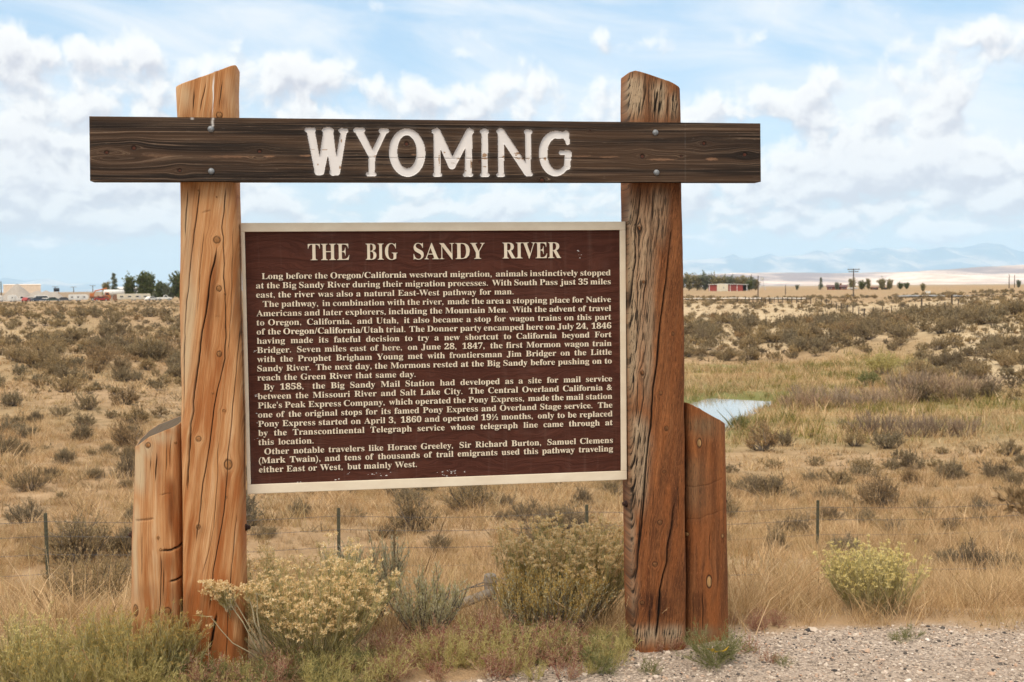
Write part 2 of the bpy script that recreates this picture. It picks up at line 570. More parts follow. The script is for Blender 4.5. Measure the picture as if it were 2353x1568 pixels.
def water():
    def fn(t, b):
        pos = t.node('ShaderNodeNewGeometry').outputs['Position']
        n = t.noise(t.v('MULTIPLY', pos, (1, .5, 1)), 2.2, 3, .5)
        t.put(b.inputs['Normal'], t.node('ShaderNodeBump', {'Strength': .10, 'Distance': .05, 'Height': n}).outputs[0])
        b.inputs['IOR'].default_value = 1.45
    m = material('river_water', fn, color=(.30, .315, .30), rough=.05, spec=.5)
    for line, w in zip(RIVER, RIVER_W):
        t = np.linspace(0, len(line) - 1, 40)
        c = np.stack([np.interp(t, range(len(line)), line[:, k]) for k in (0, 1)], -1)
        d = np.gradient(c, axis=0)
        nrm = np.stack([-d[:, 1], d[:, 0]], -1) / np.linalg.norm(d, axis=1)[:, None]
        L, R_ = c + nrm * w * 1.7, c - nrm * w * 1.7
        v = np.concatenate([np.c_[L, np.full(40, WATER_Z)], np.c_[R_, np.full(40, WATER_Z)]])
        f = np.array([[i + 40, i + 41, i + 1, i] for i in range(39)])
        tag(mesh_np('river', v, f, m), kind='structure', label='still pale river water between green banks')


water()


def strip(name, pts, w, mat, lift, label):
    pts = np.array(pts)
    n = 60
    t = np.linspace(0, len(pts) - 1, n)
    c = np.stack([np.interp(t, range(len(pts)), pts[:, k]) for k in (0, 1)], -1)
    d = np.gradient(c, axis=0)
    nr = np.stack([-d[:, 1], d[:, 0]], -1) / np.linalg.norm(d, axis=1)[:, None]
    rows = [c + nr * w * s for s in (-.5, 0, .5)]
    v = np.concatenate([np.c_[q, H(q[:, 0], q[:, 1]) + lift] for q in rows])
    f = np.array([[r * n + i, r * n + i + 1, (r + 1) * n + i + 1, (r + 1) * n + i] for r in (0, 1) for i in range(n - 1)])
    return tag(mesh_np(name, v, f, mat, smooth=True), kind='structure', label=label)


m_road = material('pale_road', lambda t, b: t.put(b.inputs['Base Color'], t.mix(t.noise(t.node('ShaderNodeNewGeometry').outputs['Position'], .4, 5), (.50, .44, .37), (.62, .56, .48))), rough=.9)
strip('road', [ground(1340, 690)[:2], ground(1560, 689.5)[:2], ground(1700, 688.5)[:2], ground(1850, 688)[:2]], 9.0, m_road, .35, 'pale dirt road across the far flat')
m_road2 = material('grey_road', color=(.22, .21, .20), rough=.9)
strip('road', [ground(2055, 683)[:2], ground(2150, 682)[:2], ground(2290, 680.5)[:2]], 5.0, m_road2, .35, 'grey road in front of the low far rise')


# ------------------------------------------------------------------ far hills
def ridge(name, dist, depth, prof, rough, mat, label, seed, base=-3.0):
    """range of hills: a height field whose crest follows prof = [(px, py)]"""
    prof = np.array(prof, float)
    n, k = 420, 46
    px = np.linspace(prof[0, 0], prof[-1, 0], n)
    crest = np.interp(px, prof[:, 0], prof[:, 1])
    az = np.arctan((px - CX) / FPX)
    v = np.zeros((k, n, 3))
    hc = np.array([row_at(a, b, dist) for a, b in zip(px, crest)])
    taper = sst(px, prof[0, 0], prof[0, 0] + 60) * sst(px, prof[-1, 0], prof[-1, 0] - 60)
    for r in range(k):
        s = r / (k - 1)                       # 0 = near foot, .6 crest, 1 = far foot
        y = dist + depth * (s - .6)
        x = np.tan(az) * dist * (1 + (s - .6) * depth / dist)
        shape = (s / .6) ** 1.25 if s <= .6 else 1 - ((s - .6) / .4) ** 1.5
        spur = fbm(x / (dist * .022), y / (depth * .9), 5, seed, .6)
        h = base + (hc * taper - base) * np.clip(shape * (1 + rough * spur * math.sin(math.pi * min(s / .6, 1) * .96)), -.2, 1.15)
        v[r] = np.stack([x, np.full(n, y), h], -1)
    idx = np.arange(k * n).reshape(k, n)
    f = np.stack([idx[:-1, :-1], idx[:-1, 1:], idx[1:, 1:], idx[1:, :-1]], -1).reshape(-1, 4)
    tag(mesh_np(name, v.reshape(-1, 3), f, mat, smooth=True), kind='structure', label=label)


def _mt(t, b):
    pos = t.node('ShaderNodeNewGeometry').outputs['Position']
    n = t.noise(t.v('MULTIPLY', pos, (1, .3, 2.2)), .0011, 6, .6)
    t.put(b.inputs['Base Color'], t.mix(t.ss(n, .44, .62), (.13, .23, .33), (.42, .43, .46)))  # rock colour shifted to pale blue to imitate distance haze


def _ms(t, b):
    pos = t.node('ShaderNodeNewGeometry').outputs['Position']
    _, _, z = t.sep(pos)
    n = t.noise(t.v('MULTIPLY', pos, (1, .35, 9)), .0011, 6, .6)
    n2 = t.noise(t.v('MULTIPLY', pos, (1, 1, 14)), .004, 5, .6)
    c = t.mix(t.ss(n2, .35, .65), (.52, .40, .33), (.74, .61, .52))
    t.put(b.inputs['Base Color'], t.mix(t.ss(n, .44, .60), c, (.24, .20, .21)))


Z4 = lambda x, y: (1551 + .3408 * x, 545.7 + .3408 * y)
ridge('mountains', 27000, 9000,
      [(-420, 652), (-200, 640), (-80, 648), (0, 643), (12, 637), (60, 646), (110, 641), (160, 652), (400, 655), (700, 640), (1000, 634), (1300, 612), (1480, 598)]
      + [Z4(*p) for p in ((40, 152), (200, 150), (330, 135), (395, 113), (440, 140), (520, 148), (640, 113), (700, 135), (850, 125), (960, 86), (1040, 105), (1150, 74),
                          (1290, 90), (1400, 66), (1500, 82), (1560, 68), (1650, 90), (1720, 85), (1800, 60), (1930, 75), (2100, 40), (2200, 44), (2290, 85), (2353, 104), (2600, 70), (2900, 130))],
      .55, material('haze_blue_rock', _mt, rough=.95, spec=.1), 'hazy blue mountain range along the horizon', 3)
ridge('mesa_hills', 8200, 4200,
      [(1150, 654), (1300, 646), (1500, 634), (1600, 631), (1690, 628), (1760, 627), (1850, 627), (1950, 627), (2060, 626), (2140, 621), (2230, 616), (2353, 609), (2600, 606), (2900, 632)],
      .5, material('badland_clay', _ms, rough=.95, spec=.1), 'pale pinkish badland hills below the mountains', 8)


# ------------------------------------------------------------------ air
def haze():
    mb = MB().box(-41000, 41000, -39000, 41000, -12, 1320)
    m = bpy.data.materials.new('haze')
    m.use_nodes = True
    t = NT(m.node_tree)
    m.node_tree.nodes.remove(m.node_tree.nodes['Principled BSDF'])
    vol = t.node('ShaderNodeVolumePrincipled', {'Color': (.60, .80, 1.0, 1), 'Density': 4.2e-5, 'Anisotropy': 0.0})
    m.node_tree.links.new(vol.outputs[0], m.node_tree.nodes['Material Output'].inputs['Volume'])
    m.cycles.volume_sampling = 'DISTANCE'
    m.cycles.homogeneous_volume = True
    tag(mb.build('haze', m), kind='stuff', label='thin blue haze in the distance')

# ------------------------------------------------------------------ the sign
SLOC = np.array([-1.24923139, 5.13946606, 2.08142290])      # upper left corner of the panel
SYAW, SROLL, SLEAN = 0.145845881, -0.0035246, 0.00861656
_M = (Matrix.Rotation(SYAW, 3, 'Z') @ Matrix.Rotation(SROLL, 3, 'Y') @ Matrix.Rotation(SLEAN, 3, 'X'))
SM = np.array(_M)
ZB = -2.06                                                    # foot of the posts, measured from the panel's upper edge


def S(px, py, w=0.0):
    """picture point -> (u across, v up) on the sign's plane, w metres behind its face"""
    d = RT * (px - CX) / FPX - UP * (py - CY) / FPX + FWD
    n = SM[:, 1]
    o = SLOC + n * w
    P = CAM + d * (((o - CAM) @ n) / (d @ n))
    q = SM.T @ (P - SLOC)
    return q[0] - .9, q[2] - ZB


sign = empty('roadside_sign', label='tall log framed historical marker sign with a dark crossbeam and a brown text panel', cat='sign')
_loc = SLOC + SM @ np.array([.9, 0, ZB])
sign.matrix_world = Matrix.Translation(Vector(_loc)) @ _M.to_4x4()


def lerp_poly(pts, v):
    p = np.array(sorted(pts, key=lambda q: q[1]))
    return np.interp(v, p[:, 1], p[:, 0]), p[0, 1], p[-1, 1]


def log_mesh(name, rows, w, depth, n_exp, top, cracks, knots, stains, greys, slope, mat, label=None, seed=0, checks=None, lites=(), gouges=(), bark=.0016):
    """upright log. rows: (py, x left, x right) in the picture; features are read off the picture onto the front of the log"""
    rows = [(S(xl, y, w), S(xr, y, w)) for y, xl, xr in rows]
    rv = np.array([(a[1] + b[1]) / 2 for a, b in rows])
    ra, rb = np.array([a[0] for a, b in rows]), np.array([b[0] for a, b in rows])
    o = np.argsort(rv)
    rv, ra, rb = rv[o], ra[o], rb[o]
    z0 = -.25
    xi = np.linspace(-.992, .992, 236)
    t = np.concatenate([[-1.75, -1.62, -1.52], np.arcsin(np.sign(xi) * np.abs(xi) ** (n_exp / 2)), [1.52, 1.62], np.linspace(1.75, 2 * math.pi - 1.75, 30)[:-1]])
    tp = np.array([S(x, y, w) for x, y in top])
    ztop_f = lambda x: np.interp(x, tp[:, 0], tp[:, 1])
    zt = tp[:, 1].max()
    nrow = int((zt - z0) / .0042)
    s = np.linspace(0, 1, nrow)[:, None]
    sg = lambda a: np.sign(a) * np.abs(a) ** (2.0 / n_exp)
    z = z0 + s * (zt - z0) + 0 * t[None]
    for _ in range(3):
        uc, hw = np.interp(z, rv, (ra + rb) / 2), np.interp(z, rv, (rb - ra) / 2)
        x = uc + hw * sg(np.sin(t))[None]
        y = w - depth * sg(np.cos(t))[None]
        z = z0 + s * (ztop_f(x) + TOPTILT.get(name + str(seed), 0) * (y - w) - z0)
    front = sst(np.cos(t), -.15, .2)[None] + 0 * z
    # slow swelling of the log and small torn fibres
    sw = fbm(x * 7 + seed, z * 1.8, 3, seed) * .009 + fbm(x * 60, z * 5, 4, seed + 3) * bark
    depthmap = -sw
    jit = lambda k: fbm(z * 9, z * 0 + k * 3.3, 3, 60 + k) * .006
    crack = 0 * z
    for k, (pts, wid, dep) in enumerate(cracks):
        q = [S(a, b, w - depth * .8) for a, b in pts]
        xc, lo, hi = lerp_poly(q, z)
        fade = sst(z, lo, lo + .06) * sst(z, hi, hi - .06)
        wd = wid * 1.05 * (.35 + .65 * fade) * (.8 + .5 * vnoise(z * 14, z * 0 + k, 5))
        a = np.exp(-((x - xc - jit(k)) / wd) ** 2) * fade * front
        crack = np.maximum(crack, a)
        depthmap = depthmap + a * dep
    for k, (pts, wid, dep) in enumerate(gouges):                 # saw or rope marks that run across the log
        q = np.array([S(a, b, w - depth * .8) for a, b in pts])
        zc = np.interp(x, q[:, 0], q[:, 1])
        ins = sst(x, q[0, 0] - .01, q[0, 0] + .01) * sst(x, q[-1, 0] + .01, q[-1, 0] - .01)
        a = np.exp(-((z - zc - fbm(x * 40, x * 0 + k, 2, 9) * .004) / wid) ** 2) * ins * front
        crack = np.maximum(crack, a * min(1, dep / .012))
        depthmap = depthmap + a * dep
    g = x - slope * z + fbm(x * 6, z * 1.5, 3, seed + 50) * .010
    knot = 0 * z
    ring = 0 * z
    for kx, ky, r, asp in knots:
        ku, kv = S(kx, ky, w - depth * .8)
        dx, dz = x - ku, (z - kv) / asp
        g = g - r * 1.3 * np.tanh(dx / (r * .8)) * np.exp(-(dz / (r * 2.6)) ** 2) * np.exp(-(dx / (r * 4)) ** 2)
        q = np.hypot(dx, dz) / r
        knot = np.maximum(knot, sst(q, 1.12, .75) * front)
        ring = np.maximum(ring, np.exp(-((q - 1.08) / .16) ** 2) * front)
        depthmap = depthmap - np.exp(-(q / 1.5) ** 2) * .003 * front + np.exp(-((q - 1.08) / .14) ** 2) * .004 * front
    crack = np.maximum(crack, ring * .75)

    def area(lst):
        tot = 0 * z
        for pts, wid, amt in lst:
            q = [S(a, b, w - depth * .8) for a, b in pts]
            xc, lo, hi = lerp_poly(q, z)
            fl = .05 + .25 * (hi - lo)
            tot = np.maximum(tot, np.exp(-np.abs((x - xc + fbm(x * 50, z * 7, 3, 44) * .010) / (wid * 1.35)) ** 2.4) * sst(z, lo - .02, lo + fl) * sst(z, hi + .02, hi - fl * .6) * min(1.1, amt * 1.3) * front)
        return tot
    stain, grey, lite = area(stains), area(greys), area(lites)
    if checks:
        # weather checks: many short black splits, denser where the grey is
        cx, cz, dens = checks
        n1 = vnoise(g * cx, z * cz, seed + 21)
        n2 = fbm(g * cx * .3, z * cz * .35, 3, seed + 22)
        c = sst(n1 + n2 * .35, 1.0 - dens, 1.06 - dens * .6) * front * np.clip(.25 + grey * 1.1, 0, 1)
        crack = np.maximum(crack, c * .85)
        depthmap = depthmap + c * .004
    ax, ay = x - np.interp(z, rv, (ra + rb) / 2), y - w
    rr = np.maximum(np.hypot(ax, ay), 1e-4)
    x2, y2 = x - ax / rr * depthmap, y - ay / rr * depthmap
    m = len(t)
    v = np.stack([x2, y2, z], -1).reshape(-1, 3)
    idx = np.arange(nrow * m).reshape(nrow, m)
    j = np.roll(idx, -1, 1)
    f = np.stack([idx[:-1], j[:-1], j[1:], idx[1:]], -1).reshape(-1, 4)
    # end grain: rings of points closing the cut top
    rings, fs = [], [f]
    prev = idx[-1]
    cen = v[idx[-1]].mean(0)
    n0 = len(v)
    for q in (.9, .7, .4, .12):
        ringv = cen + (v[idx[-1]] - cen) * q
        ringv[:, 2] += fbm(ringv[:, 0] * 60, ringv[:, 1] * 60, 2, 3) * .004
        rings.append(ringv)
        cur = n0 + np.arange(m)
        fs.append(np.stack([prev, np.roll(prev, -1), np.roll(cur, -1), cur], -1))
        prev, n0 = cur, n0 + m
    v = np.concatenate([v] + rings + [cen[None]])
    fs.append(np.stack([prev, np.roll(prev, -1), np.full(m, len(v) - 1)], -1))
    ext = len(v) - nrow * m
    pad = lambda a, c: np.concatenate([a.ravel(), np.full(ext, c)])
    gr = np.stack([pad(g, 0), pad(z, 0), pad(0 * z, 0)], -1)
    gr[nrow * m:] = v[nrow * m:] * np.array([1, 1, .2])
    o = mesh_np(name, v, fs, mat, sign, smooth=True,
                attrs=dict(crack=pad(crack, .72), stain=pad(stain, .3), grey=pad(grey, 1.0), knot=pad(knot, 0), lite=pad(lite, 0), grain=gr))
    if label:
        o['label'] = label
    return o


TOPTILT = {}


def wood(name, stops, grey_a, grey_b, stain_c, knot_c, streak=.55, flecks=0.0):
    def fn(t, b):
        g, v, e = t.sep(t.attr('grain', 'Vector'))
        fib = t.noise(t.xyz(t.m('MULTIPLY', g, 230), t.m('MULTIPLY', v, 4), e), 1, 5, .65)
        mid = t.noise(t.xyz(t.m('MULTIPLY', g, 46), t.m('MULTIPLY', v, 1.3), e), 1, 4, .55)
        big = t.noise(t.xyz(t.m('MULTIPLY', g, 11), t.m('MULTIPLY', v, 1.1), e), 1, 4, .55)
        q = t.m('ADD', t.m('ADD', t.m('MULTIPLY', fib, .30), t.m('MULTIPLY', mid, .34)), t.m('MULTIPLY', big, .36))
        col = t.ramp(t.lin(q, .37, .63), stops)
        line = t.m('MULTIPLY', t.ss(t.noise(t.xyz(t.m('MULTIPLY', g, 120), t.m('MULTIPLY', v, 1.6), 4.0), 1, 4, .6), .56, .72), streak)
        col = t.mix(line, col, stain_c)
        hair = t.ss(t.noise(t.xyz(t.m('MULTIPLY', g, 290), t.m('MULTIPLY', v, 1.1), 9.0), 1, 3, .55), .60, .70)
        col = t.mix(t.m('MULTIPLY', hair, .6), col, stain_c)
        st = t.m('MULTIPLY', t.attr('stain'), t.lin(t.m('ADD', mid, fib), .6, 1.3, .45, 1.1), clamp=True)
        col = t.mix(st, col, stain_c)
        if not flecks:
            b2 = t.noise(t.xyz(t.m('MULTIPLY', g, 17), t.m('MULTIPLY', v, 2.0), 6.0), 1, 5, .6)
            col = t.mix(t.m('MULTIPLY', t.ss(b2, .45, .62), t.lin(v, 2.4, .3, .25, .95)), col, (.33, .105, .028))
        if flecks:
            b2 = t.noise(t.xyz(t.m('MULTIPLY', g, 15), t.m('MULTIPLY', v, 1.6), 6.0), 1, 5, .6)
            col = t.mix(t.m('MULTIPLY', t.ss(b2, .42, .62), t.lin(v, 2.2, .2, .10, .85)), col, t.mix(fib, (.16, .045, .013), (.36, .125, .036)))
            fk = t.noise(t.xyz(t.m('MULTIPLY', g, 330), t.m('MULTIPLY', v, 32), 8.0), 1, 4, .65)
            col = t.mix(t.m('MULTIPLY', t.ss(fk, .54, .66), flecks), col, stain_c)
            col = t.mix(t.m('MULTIPLY', t.ss(fk, .44, .34), flecks * .6), col, tuple(min(1, c * 2.1) for c in stops[-2][1]))
        gm = t.m('MULTIPLY', t.attr('grey'), t.lin(t.m('ADD', mid, big), .7, 1.2, .5, 1.25), clamp=True)
        col = t.mix(gm, col, t.mix(t.ss(t.m('ADD', fib, t.m('MULTIPLY', mid, .6)), .45, .82), tuple(c * .45 for c in grey_b), grey_b))
        if flecks:
            col = t.mix(t.m('MULTIPLY', t.ss(fk, .55, .63), t.m('MULTIPLY', t.attr('grey'), .9)), col, (.022, .017, .014))
        col = t.mix(t.attr('knot'), col, t.mix(t.ss(fib, .35, .65), knot_c, tuple(c * .45 for c in knot_c)))
        col = t.mix(t.m('MULTIPLY', t.attr('crack'), 1.15, clamp=True), col, (.012, .008, .006))
        col = t.mix(t.m('MULTIPLY', t.attr('lite'), t.ss(fib, .3, .5)), col, (.78, .76, .72))
        t.put(b.inputs['Base Color'], col)
        h = t.m('ADD', t.m('MULTIPLY', fib, .7), t.m('MULTIPLY', mid, .8))
        t.put(b.inputs['Normal'], t.node('ShaderNodeBump', {'Strength': .9, 'Distance': .007, 'Height': h}).outputs[0])
    return material(name, fn, rough=.82, spec=.2)


w_left = wood('honey_log_wood', [(0, (.24, .088, .028)), (.3, (.41, .180, .066)), (.65, (.53, .28, .125)), (1, (.63, .41, .23))],
              (.20, .16, .12), (.52, .38, .23), (.17, .055, .015), (.36, .165, .06), .5)
w_right = wood('red_brown_log_wood', [(0, (.070, .024, .010)), (.35, (.155, .055, .019)), (.7, (.245, .092, .032)), (1, (.34, .155, .065))],
               (.050, .040, .032), (.40, .29, .185), (.040, .013, .006), (.20, .085, .032), .5, .75)
w_rshort = wood('russet_log_wood', [(0, (.075, .026, .010)), (.35, (.15, .055, .020)), (.7, (.245, .092, .032)), (1, (.37, .15, .052))],
                (.055, .042, .032), (.20, .125, .065), (.045, .015, .006), (.42, .24, .10), .5, .55)

# --- left post
A = lambda x, y: (373.4 + .3665 * x, 402.1 + .3665 * y)         # notes made on enlargements of the picture
B = lambda x, y: (229.8 + .414 * x, 919.1 + .414 * y)
D = lambda x, y: (172.3 + .3418 * x, 114.9 + .3418 * y)
P_ = lambda fn, *pts: [fn(*p) for p in pts]
log_mesh('post',
         [(160, 411, 546), (215, 411, 546), (270, 413, 548), (420, 418, 550), (560, 420, 553), (720, 421, 556), (870, 424, 560), (970, 424, 562), (1200, 425, 564), (1400, 425, 566), (1530, 429, 568)],
         .02, .125, 7.0, [(405, 213), (411, 210), (440, 199), (480, 185), (515, 172), (546, 159), (552, 158)],
         [(P_(A, (350, 440), (322, 560), (305, 640), (275, 870), (235, 1120), (195, 1420), (180, 1560)) + P_(B, (520, 60), (490, 520)), .0030, .012),
          (P_(A, (240, 50), (222, 230), (205, 340), (182, 560), (160, 800), (148, 1000), (140, 1560)), .0016, .006),
          (P_(A, (405, 55), (390, 230), (375, 330), (390, 390), (388, 440), (395, 560), (388, 650), (398, 740), (400, 1150), (350, 1330), (315, 1560)) + P_(B, (610, 240), (560, 540), (535, 800)), .0019, .008),
          (P_(A, (497, 850), (475, 1130), (440, 1540)) + P_(B, (740, 90), (712, 400), (690, 620), (645, 850), (610, 1180)), .0017, .006),
          (P_(A, (158, 60), (143, 290), (140, 420)), .002, .006),
          (P_(B, (765, 600), (745, 830), (728, 1020), (700, 1500)), .0016, .006),
          (P_(B, (655, 1160), (628, 1320), (600, 1420)), .006, .016), (P_(B, (605, 1000), (590, 1100)), .002, .005),
          (P_(D, (888, 200), (862, 330), (838, 455)), .0017, .006), (P_(D, (812, 245), (800, 350), (788, 455)), .0022, .006),
          (P_(D, (1000, 180), (985, 330), (975, 430)), .0015, .005), (P_(A, (265, 330), (240, 600), (225, 900)), .0008, .003),
          (P_(A, (450, 300), (440, 700), (415, 1150)), .0009, .003), (P_(B, (665, 200), (640, 700), (560, 1000)), .0009, .003)],
         [(*A(345, 410), .0135, 1.0), (*A(358, 712), .010, 1.2), (*A(360, 1120), .010, 1.15), (*B(551, 213), .010, 1.1), (*B(717, 355), .016, 1.25), (*B(548, 700), .008, 1.2),
          (*D(975, 445), .012, 1.0), (*A(390, 1475), .006, .8), (*A(228, 100), .003, 1), (*A(397, 748), .004, 1), (*A(320, 1365), .0035, 1), (*A(343, 142), .003, 1), (*B(703, 535), .005, 1)],
         [(P_(A, (345, 460), (318, 700), (300, 860), (282, 1040), (300, 1240)), .013, .75), (P_(A, (465, 420), (462, 780), (462, 1090)), .012, .6), (P_(A, (368, 1110), (362, 1300)), .012, .55),
          (P_(A, (350, 720), (345, 960)), .008, .5), (P_(A, (202, 50), (196, 140)), .010, .8), (P_(A, (420, 50), (412, 130)), .013, .8), (P_(A, (470, 50), (475, 300)), .008, .5),
          (P_(B, (515, 1000), (520, 1150), (515, 1400)), .040, .85), (P_(B, (690, 380), (670, 620), (655, 900)), .010, .55), (P_(B, (715, 370), (705, 520)), .010, .7),
          (P_(B, (600, 1250), (640, 1540)), .030, .75), (P_(B, (760, 1300), (745, 1540)), .020, .8), (P_(D, (1000, 300), (985, 440)), .012, .5), (P_(D, (1085, 200), (1090, 455)), .006, .5),
          (P_(B, (545, 680), (560, 780)), .025, .4), (P_(B, (870, 600), (880, 900)), .012, .4)],
         [(P_(A, (150, 60), (160, 500), (165, 900), (150, 1500)), .022, .55), (P_(D, (760, 240), (745, 455)), .018, .5), (P_(D, (1040, 150), (1030, 455)), .015, .3)],
         .14, w_left, 'honey coloured post with long slanting cracks', 1,
         lites=[(P_(D, (940, 180), (932, 250), (930, 330), (925, 400), (922, 460)), .0022, 1.0)], gouges=[(P_(A, (258, 240), (305, 228)), .003, .004), (P_(A, (335, 888), (365, 893)), .002, .003)])

# --- right post
A = lambda x, y: (1401.7 + .3664 * x, 402.1 + .3664 * y)
B = lambda x, y: (1401.7 + .3664 * x, 947.8 + .3664 * y)
D = lambda x, y: (976.5 + .3418 * x, 114.9 + .3418 * y)
log_mesh('post',
         [(175, 1434, 1553), (282, 1435, 1554), (420, 1435, 1556), (560, 1436, 1558), (720, 1437, 1560), (900, 1438, 1562), (1100, 1440, 1563), (1300, 1443, 1565), (1475, 1447, 1566)],
         .03, .125, 6.0, [(1425, 175), (1434, 174), (1446, 173), (1470, 180), (1500, 190), (1530, 200), (1546, 209), (1554, 214), (1560, 220)],
         [(P_(A, (183, 56), (172, 180), (160, 300), (150, 420), (147, 560), (133, 700), (120, 900), (117, 1100)), .0030, .010),
          (P_(A, (390, 320), (375, 430), (365, 540), (343, 700), (330, 800), (305, 960), (297, 1080), (288, 1180), (262, 1330), (250, 1480), (243, 1568)) + P_(B, (228, 160), (208, 400), (180, 760), (150, 1100)), .0040, .015),
          (P_(B, (392, 540), (388, 620), (383, 700), (352, 830), (350, 930), (325, 1010), (305, 1100), (297, 1230), (285, 1340), (270, 1440)), .0046, .018),
          (P_(B, (395, 480), (372, 560)), .0016, .006), (P_(B, (338, 440), (330, 560)), .0012, .004), (P_(B, (265, 420), (258, 640)), .0012, .004),
          (P_(B, (415, 400), (430, 700)), .0013, .005), (P_(B, (190, 500), (160, 900)), .0018, .006), (P_(A, (265, 60), (255, 330)), .0016, .006), (P_(A, (225, 540), (190, 900)), .0016, .005),
          (P_(A, (170, 1250), (150, 1560)), .0018, .006), (P_(A, (205, 1280), (180, 1560)), .0018, .006), (P_(D, (1478, 200), (1440, 480)), .0024, .007), (P_(D, (1540, 220), (1530, 485)), .0018, .006),
          (P_(D, (1632, 260), (1628, 485)), .0030, .009), (P_(D, (1500, 210), (1490, 480)), .0015, .006), (P_(D, (1590, 240), (1585, 470)), .0014, .005), (P_(B, (235, 1180), (240, 1440)), .0016, .006)],
         [(*A(175, 338), .009, 1.1), (*A(203, 672), .007, 1.1), (*A(192, 1240), .009, 1.2), (*A(310, 1366), .008, 1.1), (*B(345, 98), .009, 1.3), (*B(330, 367), .0075, .8), (*B(303, 682), .011, .95),
          (*B(273, 944), .012, .95), (*B(195, 1187), .010, 1), (*B(115, 668), .006, 1.3), (*A(388, 995), .007, 1.2)],
         [(P_(B, (240, 1100), (270, 1330)), .075, .8), (P_(B, (400, 380), (410, 900), (410, 1250)), .030, .6), (P_(A, (400, 540), (410, 900), (390, 1568)), .040, .45), (P_(A, (370, 60), (340, 600)), .022, .35),
          (P_(B, (350, 0), (330, 600)), .050, .2), (P_(B, (190, -20), (185, 200), (170, 520)), .022, .75), (P_(A, (245, 700), (235, 1000), (225, 1568)), .014, .7), (P_(A, (255, 150), (235, 420), (220, 760)), .012, .6)],
         [(P_(A, (115, 40), (115, 700), (115, 1568)), .036, .9), (P_(A, (190, 60), (185, 700), (165, 1300)), .040, .5), (P_(A, (255, 250), (235, 800), (215, 1568)), .022, .45),
          (P_(B, (150, -40), (185, 200), (150, 700)), .035, .7), (P_(B, (115, 500), (120, 1450)), .022, .8), (P_(D, (1390, 150), (1400, 500)), .040, .95), (P_(D, (1560, 200), (1570, 500)), .035, .8),
          (P_(D, (1670, 280), (1670, 500)), .016, .8), (P_(B, (200, 1320), (200, 1470)), .080, .95), (P_(B, (380, 1320), (380, 1470)), .050, .85), (P_(A, (300, 60), (280, 500)), .035, .5)],
         .12, w_right, 'red brown post bleached grey and split along its left', 2, checks=(430, 20, .42), bark=.0024)

# --- short posts bolted to the outsides
B = lambda x, y: (229.8 + .414 * x, 919.1 + .414 * y)
TOPTILT['support_post3'] = .13
log_mesh('support_post',
         [(970, 313, 424), (1030, 313, 424), (1150, 312, 424), (1300, 309, 423), (1400, 307, 421), (1480, 306, 419), (1540, 306, 418)],
         .06, .105, 4.4, [(305, 1026), (313, 1020), (330, 1006), (352, 990), (385, 977), (424, 962), (430, 960)],
         [(P_(B, (322, 270), (318, 400), (312, 470)), .0022, .008), (P_(B, (285, 290), (280, 420)), .0014, .005), (P_(B, (375, 215), (370, 420)), .0014, .005), (P_(B, (405, 170), (395, 400)), .0012, .004),
          (P_(B, (345, 830), (340, 1100), (330, 1330)), .0013, .004), (P_(B, (360, 900), (355, 1120)), .0013, .004), (P_(B, (315, 1150), (312, 1350)), .0012, .004), (P_(B, (240, 700), (238, 1000)), .0009, .003)],
         [(*B(270, 249), .011, 1.05), (*B(380, 1168), .013, 1.25), (*B(203, 1165), .010, 2.4), (*B(327, 760), .005, 1.2), (*B(341, 826), .005, 1.2), (*B(425, 237), .005, 1)],
         [(P_(B, (395, 400), (400, 560), (402, 790)), .018, .85), (P_(B, (375, 840), (370, 1000)), .030, .5), (P_(B, (380, 1000), (375, 1200)), .035, .45), (P_(B, (455, 150), (465, 1350)), .012, .7), (P_(B, (240, 1000), (260, 1150)), .05, .35),
          (P_(B, (330, 280), (330, 560)), .014, .4)],
         [(P_(B, (212, 240), (215, 420), (225, 560)), .030, 1.0), (P_(B, (260, 215), (245, 360)), .035, .8), (P_(B, (350, 170), (345, 260)), .05, .8), (P_(B, (430, 110), (425, 200)), .03, .8), (P_(B, (205, 500), (198, 1200)), .012, .6)],
         .02, w_left, 'short slant topped log, tan with a grey weathered shoulder', 3,
         gouges=[(P_(B, (355, 832), (400, 826), (440, 812), (474, 792)), .0042, .016), (P_(B, (395, 1004), (440, 990), (474, 976)), .004, .012), (P_(B, (205, 665), (300, 655)), .004, .005), (P_(B, (340, 522), (395, 516)), .002, .004)])
B = lambda x, y: (1401.7 + .3664 * x, 947.8 + .3664 * y)
TOPTILT['support_post4'] = -.15
